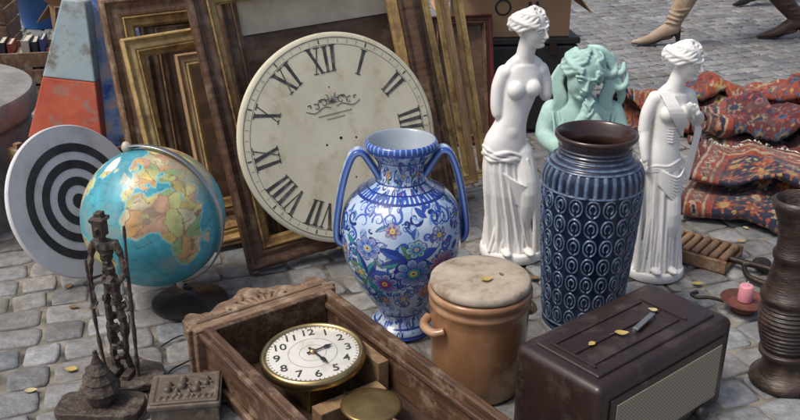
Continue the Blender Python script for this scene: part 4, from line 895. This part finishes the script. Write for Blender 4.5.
ML.rotation_euler=(0,R(5),R(180))
MW=M('jug_wood',(.040,.023,.017),(.014,.008,.006),rough=.45,scale=12,stretch=(1,1,5),coat=.1,c3=(.09,.055,.036),s3=14,bump=.7,bscale=50)
pj=[(.001,0),(.074,0),(.078,.006),(.076,.018),(.064,.026),(.054,.04),(.050,.06),(.056,.075),(.060,.08),(.060,.088),(.053,.092)]
for k in range(11): z=.10+k*.0105; rr_=.055+.009*math.sin((z-.10)/.13*math.pi); pj+=[(rr_,z),(rr_+.003,z+.005),(rr_,z+.0095)]
pj+=[(.060,.22),(.066,.225),(.066,.235),(.058,.24),(.052,.27),(.045,.30),(.041,.32),(.046,.325),(.046,.337),(.040,.342),(.038,.37),(.041,.41),(.050,.44),(.055,.45),(.055,.462),(.048,.467),(.038,.45),(.030,.40),(.001,.38)]
G().lathe(pj,64,cap=False).obj('jug_body',MW,ML,smooth=True,auto=60)
g=G(); g.tube(cr([(.046,.0,.43),(.075,.0,.435),(.096,.0,.39),(.098,.0,.31),(.085,.0,.24),(.058,.0,.19)],8),.009,10,flat=.7,Mx=RZ(180)); g.obj('handle',MW,ML,smooth=True)

# ------------------------------------------------------------------ carved figures on the left
CWD=M('carved_wood',(.075,.052,.040),(.024,.016,.012),rough=.6,scale=24,bump=1.,bscale=55,bdist=.008,c3=(.16,.13,.10),s3=24,point=(.008,.006,.004))
FG=thing('carved_figure','thin rough dark carved figure with elongated limbs on slab','carved figure',(-.650,1.805,0),R(-10))
g=G(); rk=random.Random(5)
def rough_limb(P,r,n=5):
    pts=cr(P,5); rs=crs(r,5); rs=[q*rk.uniform(.78,1.25) for q in rs]; g.tube(pts,rs,n); g.ell(pts[0],rs[0],None,6,4); g.ell(pts[-1],rs[-1],None,6,4)
rough_limb([(-.014,.0,.02),(-.018,-.004,.08),(-.012,-.010,.15),(-.014,-.004,.21),(-.008,0,.27)],[.010,.008,.010,.009,.012])
rough_limb([(.020,.004,.02),(.016,-.006,.08),(.022,-.010,.15),(.012,-.006,.21),(.006,0,.27)],[.010,.008,.010,.009,.012])
g.box((-.014,-.014,.026),(.020,.048,.014)); g.box((.020,-.012,.026),(.020,.048,.014))
rough_limb([(-.001,0,.255),(-.003,-.002,.30),(-.004,0,.345)],[.017,.013,.019],6); g.box((-.004,0,.352),(.058,.020,.018),RY(0))
rough_limb([(-.005,0,.355),(-.007,-.003,.375)],[.009,.008]); g.box((-.008,-.004,.392),(.024,.030,.036),T(0,0,0)); g.box((-.008,-.022,.390),(.007,.010,.014)); g.box((-.008,-.002,.413),(.034,.036,.008)); g.box((-.008,0,.422),(.018,.02,.014))
rough_limb([(-.032,0,.352),(-.042,-.008,.30),(-.040,-.020,.25),(-.030,-.032,.225)],[.009,.0078,.007,.006])
rough_limb([(.024,0,.352),(.038,-.006,.305),(.036,-.024,.275),(.020,-.036,.285)],[.009,.0078,.007,.006])
for b_,sg in (((-.029,-.034,.219),-1),((.018,-.038,.287),1)):
    g.ell(b_,(.008,.007,.008))
    for k in range(4): g.limb([(b_[0]-.005+.0035*k,b_[1]-.004,b_[2]),(b_[0]-.006+.004*k,b_[1]-.011,b_[2]-.008)],[.0026,.0022],6,2)
    g.limb([(b_[0]+.006,b_[1],b_[2]),(b_[0]+.011,b_[1]-.005,b_[2]+.006)],[.0028,.0022],6,2)
rough_limb([(-.030,-.044,.33),(-.030,-.042,.20),(-.026,-.042,.11),(-.020,-.040,.022)],[.004,.0045,.005,.0055])
rough_limb([(.040,-.012,.02),(.044,-.010,.14),(.046,-.008,.27),(.050,-.006,.40)],[.006,.005,.0045,.004])
rough_limb([(.036,-.01,.305),(.046,-.008,.30)],[.006,.005])
for k in range(34):
    z=rk.uniform(.05,.36); g.box((0,0,0),(rk.uniform(.008,.016),rk.uniform(.008,.014),rk.uniform(.008,.02)),T(rk.uniform(-.022,.024)*(1 if z<.24 else .6),rk.uniform(-.014,.004),z)@RX(rk.uniform(-60,60))@RZ(rk.uniform(0,90)))
g.remesh('figure_body',CWD,FG,.0019,1)
def slab(g,rx,ry,h,seed):
    rr=random.Random(seed); n=28; pr_=[rr.uniform(.90,1.08) for _ in range(n)]; g.prism([(rx*pr_[k]*math.cos(2*math.pi*k/n),ry*pr_[k]*math.sin(2*math.pi*k/n)) for k in range(n)],0,h)
g=G(); slab(g,.10,.070,.020,3); g.obj('oval_base',CWD,FG,bevel=.004)
HT=thing('carved_hut','small dark carved hut with conical roof on wooden slab','carved hut',(-.668,1.680,0))
g=G(); 
rr=random.Random(8); n=24; g.prism([(.10*math.copysign(abs(math.cos(2*math.pi*k/n))**.5,math.cos(2*math.pi*k/n))*rr.uniform(.95,1.03),.050*math.copysign(abs(math.sin(2*math.pi*k/n))**.5,math.sin(2*math.pi*k/n))*rr.uniform(.95,1.03)) for k in range(n)],0,.02); g.obj('wooden_slab',CWD,HT,bevel=.003)
G().lathe([(.03,.0205),(.033,.03),(.031,.055),(.028,.06)],9,T(.002,.006,0)).obj('hut_wall',CWD,HT,smooth=False,bevel=.002)
g=G(); g.lathe([(.030,.058),(.046,.054),(.043,.062),(.034,.076),(.036,.078),(.024,.096),(.026,.098),(.012,.120),(.007,.134),(.005,.150),(.001,.153)],11,T(.002,.006,0)); g.obj('conical_roof',CWD,HT,smooth=False,bevel=.001)
g=G(); g.tube(cr([(-.60,1.94,.004),(-.56,1.99,.006),(-.50,1.99,.004),(-.50,1.90,.004),(-.55,1.83,.004),(-.545,1.75,.004),(-.57,1.64,.004),(-.58,1.58,.004)],10),.0022,6)
tag(g.obj('electric_wire',BLACK,smooth=True),'thin black wire curling across the cobblestones','wire')
BXo=thing('carved_box','small wooden box with carved relief lid','box',(-.472,1.672,0),R(8)); BXo.scale=(1.14,1.10,1.15)
BXW=M('box_wood',(.135,.105,.078),(.06,.044,.032),rough=.55,scale=14,bump=.4,bscale=60,c3=(.22,.185,.145),s3=16,point=(.02,.014,.010))
G().box((0,0,.021),(.128,.105,.042)).obj('box_body',BXW,BXo,bevel=.003)
g=G(); g.box((0,0,.0485),(.136,.113,.011)); g.obj('box_lid',BXW,BXo,bevel=.003)
g=G(); rr=random.Random(12)
g.box((0,0,.0545),(.115,.09,.004))
for s_ in (-1,1): g.box((0,s_*.048,.055),(.126,.007,.007)); g.box((s_*.060,0,.055),(.007,.096,.007))
for x,y,h in [(-.032,.0,1),(-.006,.012,1.2),(.022,-.004,1),(.040,.014,.8),(-.016,-.022,.7),(.008,-.026,.7)]:
    g.ell((x,y+.012*h,.060),(.006*h,.006*h,.006)); g.limb([(x,y+.004,.059),(x-.002,y-.010*h,.059)],[.0065*h,.0080*h],8,2); g.limb([(x,y,.060),(x+.011*h,y-.004,.060)],[.003,.0022],8,2); g.limb([(x,y,.060),(x-.010*h,y-.006,.060)],[.003,.0022],8,2)
for k in range(9): x=-.048+.012*k; g.limb([(x,-.036,.057),(x+.004,-.030,.0585)],[.003,.0025],8,2)
g.remesh('relief_carving',BXW,BXo,.0014,1)

# ------------------------------------------------------------------ people walking past
def person(label,x,y,face,toeF,toeR,skirt,bootc,bootc2,legc,coatc,hairc,boot_h):
    r=thing('person',label,'person',(x,y,0),R(face))
    g=G()
    for sx,yy,kx,hz in [(-toeF,-.09,-toeF*.55-.03,.11),(toeR,.09,toeR*.25-.02,.11)]:
        g.limb([(0,yy*.9,.88),(kx,yy,.48),(sx,yy,hz)],[.085,.058,.034],14,6); g.ell((sx-.06,yy,.050),(.08,.028,.024))
    g.ell((0,0,.93),(.12,.16,.12)); g.limb([(0,0,.93),(0,0,1.08),(-.01,0,1.28),(-.01,0,1.36)],[.13,.11,.12,.10],16); g.limb([(-.01,-.17,1.36),(-.01,0,1.40),(-.01,.17,1.36)],[.055,.07,.055])
    g.limb([(-.01,0,1.38),(-.02,0,1.48)],[.05,.048]); head_base(g,(-.03,0,1.60),.225,-90)
    for s_,f in ((-1,.14),(1,-.14)):
        g.limb([(-.01,s_*.19,1.36),(.02+f*.3,s_*.23,1.10),(-.02+f,s_*.22,.86)],[.05,.04,.027]); hand(g,(-.02+f,s_*.22,.86),(f*.3-.05,0,-1),(-.2,-s_,0),.17)
    g.remesh('body',legc,r,.009,3)
    for nm,bc,(sx,yy,kx,hz) in zip(('boot' if boot_h else 'shoe',)*2,(bootc,bootc2),[(-toeF,-.09,-toeF*.55-.03,.09),(toeR,.09,toeR*.25-.02,.10)]):
        g=G(); up=.30 if boot_h else .02; t_=up/.42
        g.limb([(sx+(kx-sx)*t_,yy,.10+up*.93),(sx+(kx-sx)*t_*.45,yy,.10+up*.45),(sx+.006,yy,.125)],[.070,.058,.042],16,5)
        g.limb([(sx+.016,yy,.105),(sx-.04,yy,.085),(sx-.11,yy,.042),(sx-.17,yy,.024),(sx-.225,yy,.016)],[.042,.038,.030,.022,.009],14,5)
        if boot_h:
            for k in range(4): g.tube([(sx+.004+(kx-sx)*.09*k+(.046+.004*k)*math.cos(t2),yy+(.046+.004*k)*math.sin(t2),.135+.028*k+.006*math.sin(t2*2+k)) for t2 in np.linspace(0,6.283,24,endpoint=False)],.006,6,closed=True)
        g.remesh(nm,bc,r,.005,1)
        if boot_h:
            G().limb([(sx+.036,yy,.085),(sx+.046,yy,.040),(sx+.048,yy,.007)],[.024,.014,.012],10,3).obj('boot_heel',BLACK,r,smooth=True)
            G().tube(cr([(sx+.03,yy,.062),(sx-.04,yy,.040),(sx-.10,yy,.010),(sx-.17,yy,.006),(sx-.225,yy,.007)],5),[.018]*6+[.024]*10+[.017]*5,10,flat=.25,up=(0,0,1)).obj('boot_sole',BLACK,r,smooth=True)
    g=G(); drape(g,[(skirt,0,0,.26,.20,.10),(.8,0,0,.20,.20,.06),(.98,0,0,.15,.18,.04),(1.1,0,0,.13,.165,.03),(1.3,-.01,0,.14,.20,.02),(1.40,-.01,0,.10,.19,.01),(1.435,-.015,0,.065,.08,.01)],9,seed=2)
    for s_,f in ((-1,.14),(1,-.14)): g.limb([(-.01,s_*.19,1.36),(.02+f*.3,s_*.235,1.10),(-.02+f*.95,s_*.225,.90)],[.065,.055,.042])
    g.remesh('coat',coatc,r,.010,3)
    g=G(); head_detail(g,(-.03,0,1.60),.225,-90,bun=False,rows=6); g.ell((.05,0,1.56),(.07,.085,.12)); g.ell((.04,0,1.50),(.05,.08,.10)); g.remesh('hair',hairc,r,.006,2)
SUEDE=M('suede_beige',(.40,.31,.22),(.29,.21,.145),rough=.85,scale=18,bump=.4,c3=(.20,.14,.09),s3=12); SUEDE2=M('leather_brown',(.085,.045,.028),(.045,.024,.016),rough=.45,scale=14,bump=.3)
DENIM=M('trouser_grey',(.07,.075,.09),rough=.9); LEA=M('leather_black',(.02,.016,.014),rough=.35)
person('woman walking past in beige suede heeled boots and dark coat',2.02,5.46,0,.40,.42,.62,SUEDE,SUEDE2,M('tights',(.12,.07,.05),rough=.8),M('coat_dark',(.05,.04,.045),rough=.9),M('hair_brown',(.06,.03,.015),rough=.6),True)
person('person in dark leather shoes and grey trousers walking past',2.72,6.85,25,.14,.20,.60,LEA,LEA,DENIM,M('coat_green',(.05,.06,.045),rough=.9),M('hair_dark',(.02,.013,.01),rough=.6),False)

# ------------------------------------------------------------------ fallen leaves
LM=[M('leaf_yellow',(.46,.36,.10),(.36,.25,.07),rough=.6,scale=60),M('leaf_brown',(.22,.13,.055),(.15,.08,.035),rough=.7,scale=60),M('leaf_pale',(.48,.42,.22),(.4,.33,.15),rough=.6,scale=60)]
def leafmesh(mat,seed):
    rr=random.Random(seed); vs=[];fs=[]; n=9; cu=rr.uniform(.15,.5); tw=rr.uniform(-.3,.3)
    for i in range(n):
        t_=i/(n-1); wd=.34*abs(math.sin(math.pi*t_))**.75*(1.2-t_*.6)+.012
        for k in (-1,-.5,0,.5,1):
            vs.append((t_-.5,wd*k,.10+cu*(t_-.5)**2+.25*abs(k)*wd+tw*k*wd*(t_-.5)))
    for i in range(n-1):
        for k in range(4): a=i*5+k; fs.append((a,a+1,a+6,a+5))
    b=len(vs); vs+=[(-.5,-.012,.13),(-.5,.012,.13),(-.85,.01,.05),(-.85,-.01,.05)]; fs.append((b,b+1,b+2,b+3))
    me=bpy.data.meshes.new('fallen_leaf'); me.from_pydata(vs,[],fs); me.polygons.foreach_set('use_smooth',[True]*len(me.polygons)); me.materials.append(mat); return me
LMs=[leafmesh(LM[i%3],i) for i in range(9)]
def putleaf(x,y,z,s,rz,k,lab):
    o=bpy.data.objects.new('fallen_leaf',LMs[k]); col.objects.link(o); o.location=(x,y,z-.002); o.scale=(s,s,s); o.rotation_euler=(0,0,rz)
    tag(o,lab,'leaf','dry autumn leaves fallen on the market stall')
rr=random.Random(21)
cnt=0
while cnt<150:
    y=1.75+4.6*rr.random()**1.3; x=rr.uniform(-.6,.62)*y
    if (x+1.72)**2+(y-2.84)**2<.53**2: continue
    if rr.random()<.5 and y>3.5 and x<0: continue
    putleaf(x,y,.0,rr.uniform(.016,.034),rr.uniform(0,6.3),rr.randrange(9),'small dry autumn leaf lying on cobblestones'); cnt+=1
putleaf(.19,1.76,.286,.030,.4,0,'yellow autumn leaf lying on crock lid'); putleaf(.225,1.79,.286,.014,2.,1,'yellow autumn leaf lying on crock lid')
for x,y,k,s in [(.46,1.62,0,.03),(.55,1.72,2,.022),(.39,1.58,3,.02)]: putleaf(x,y,.233,s,k*1.3,k,'yellow autumn leaf lying on radio top')
bpy.data.materials.remove(MTMP)
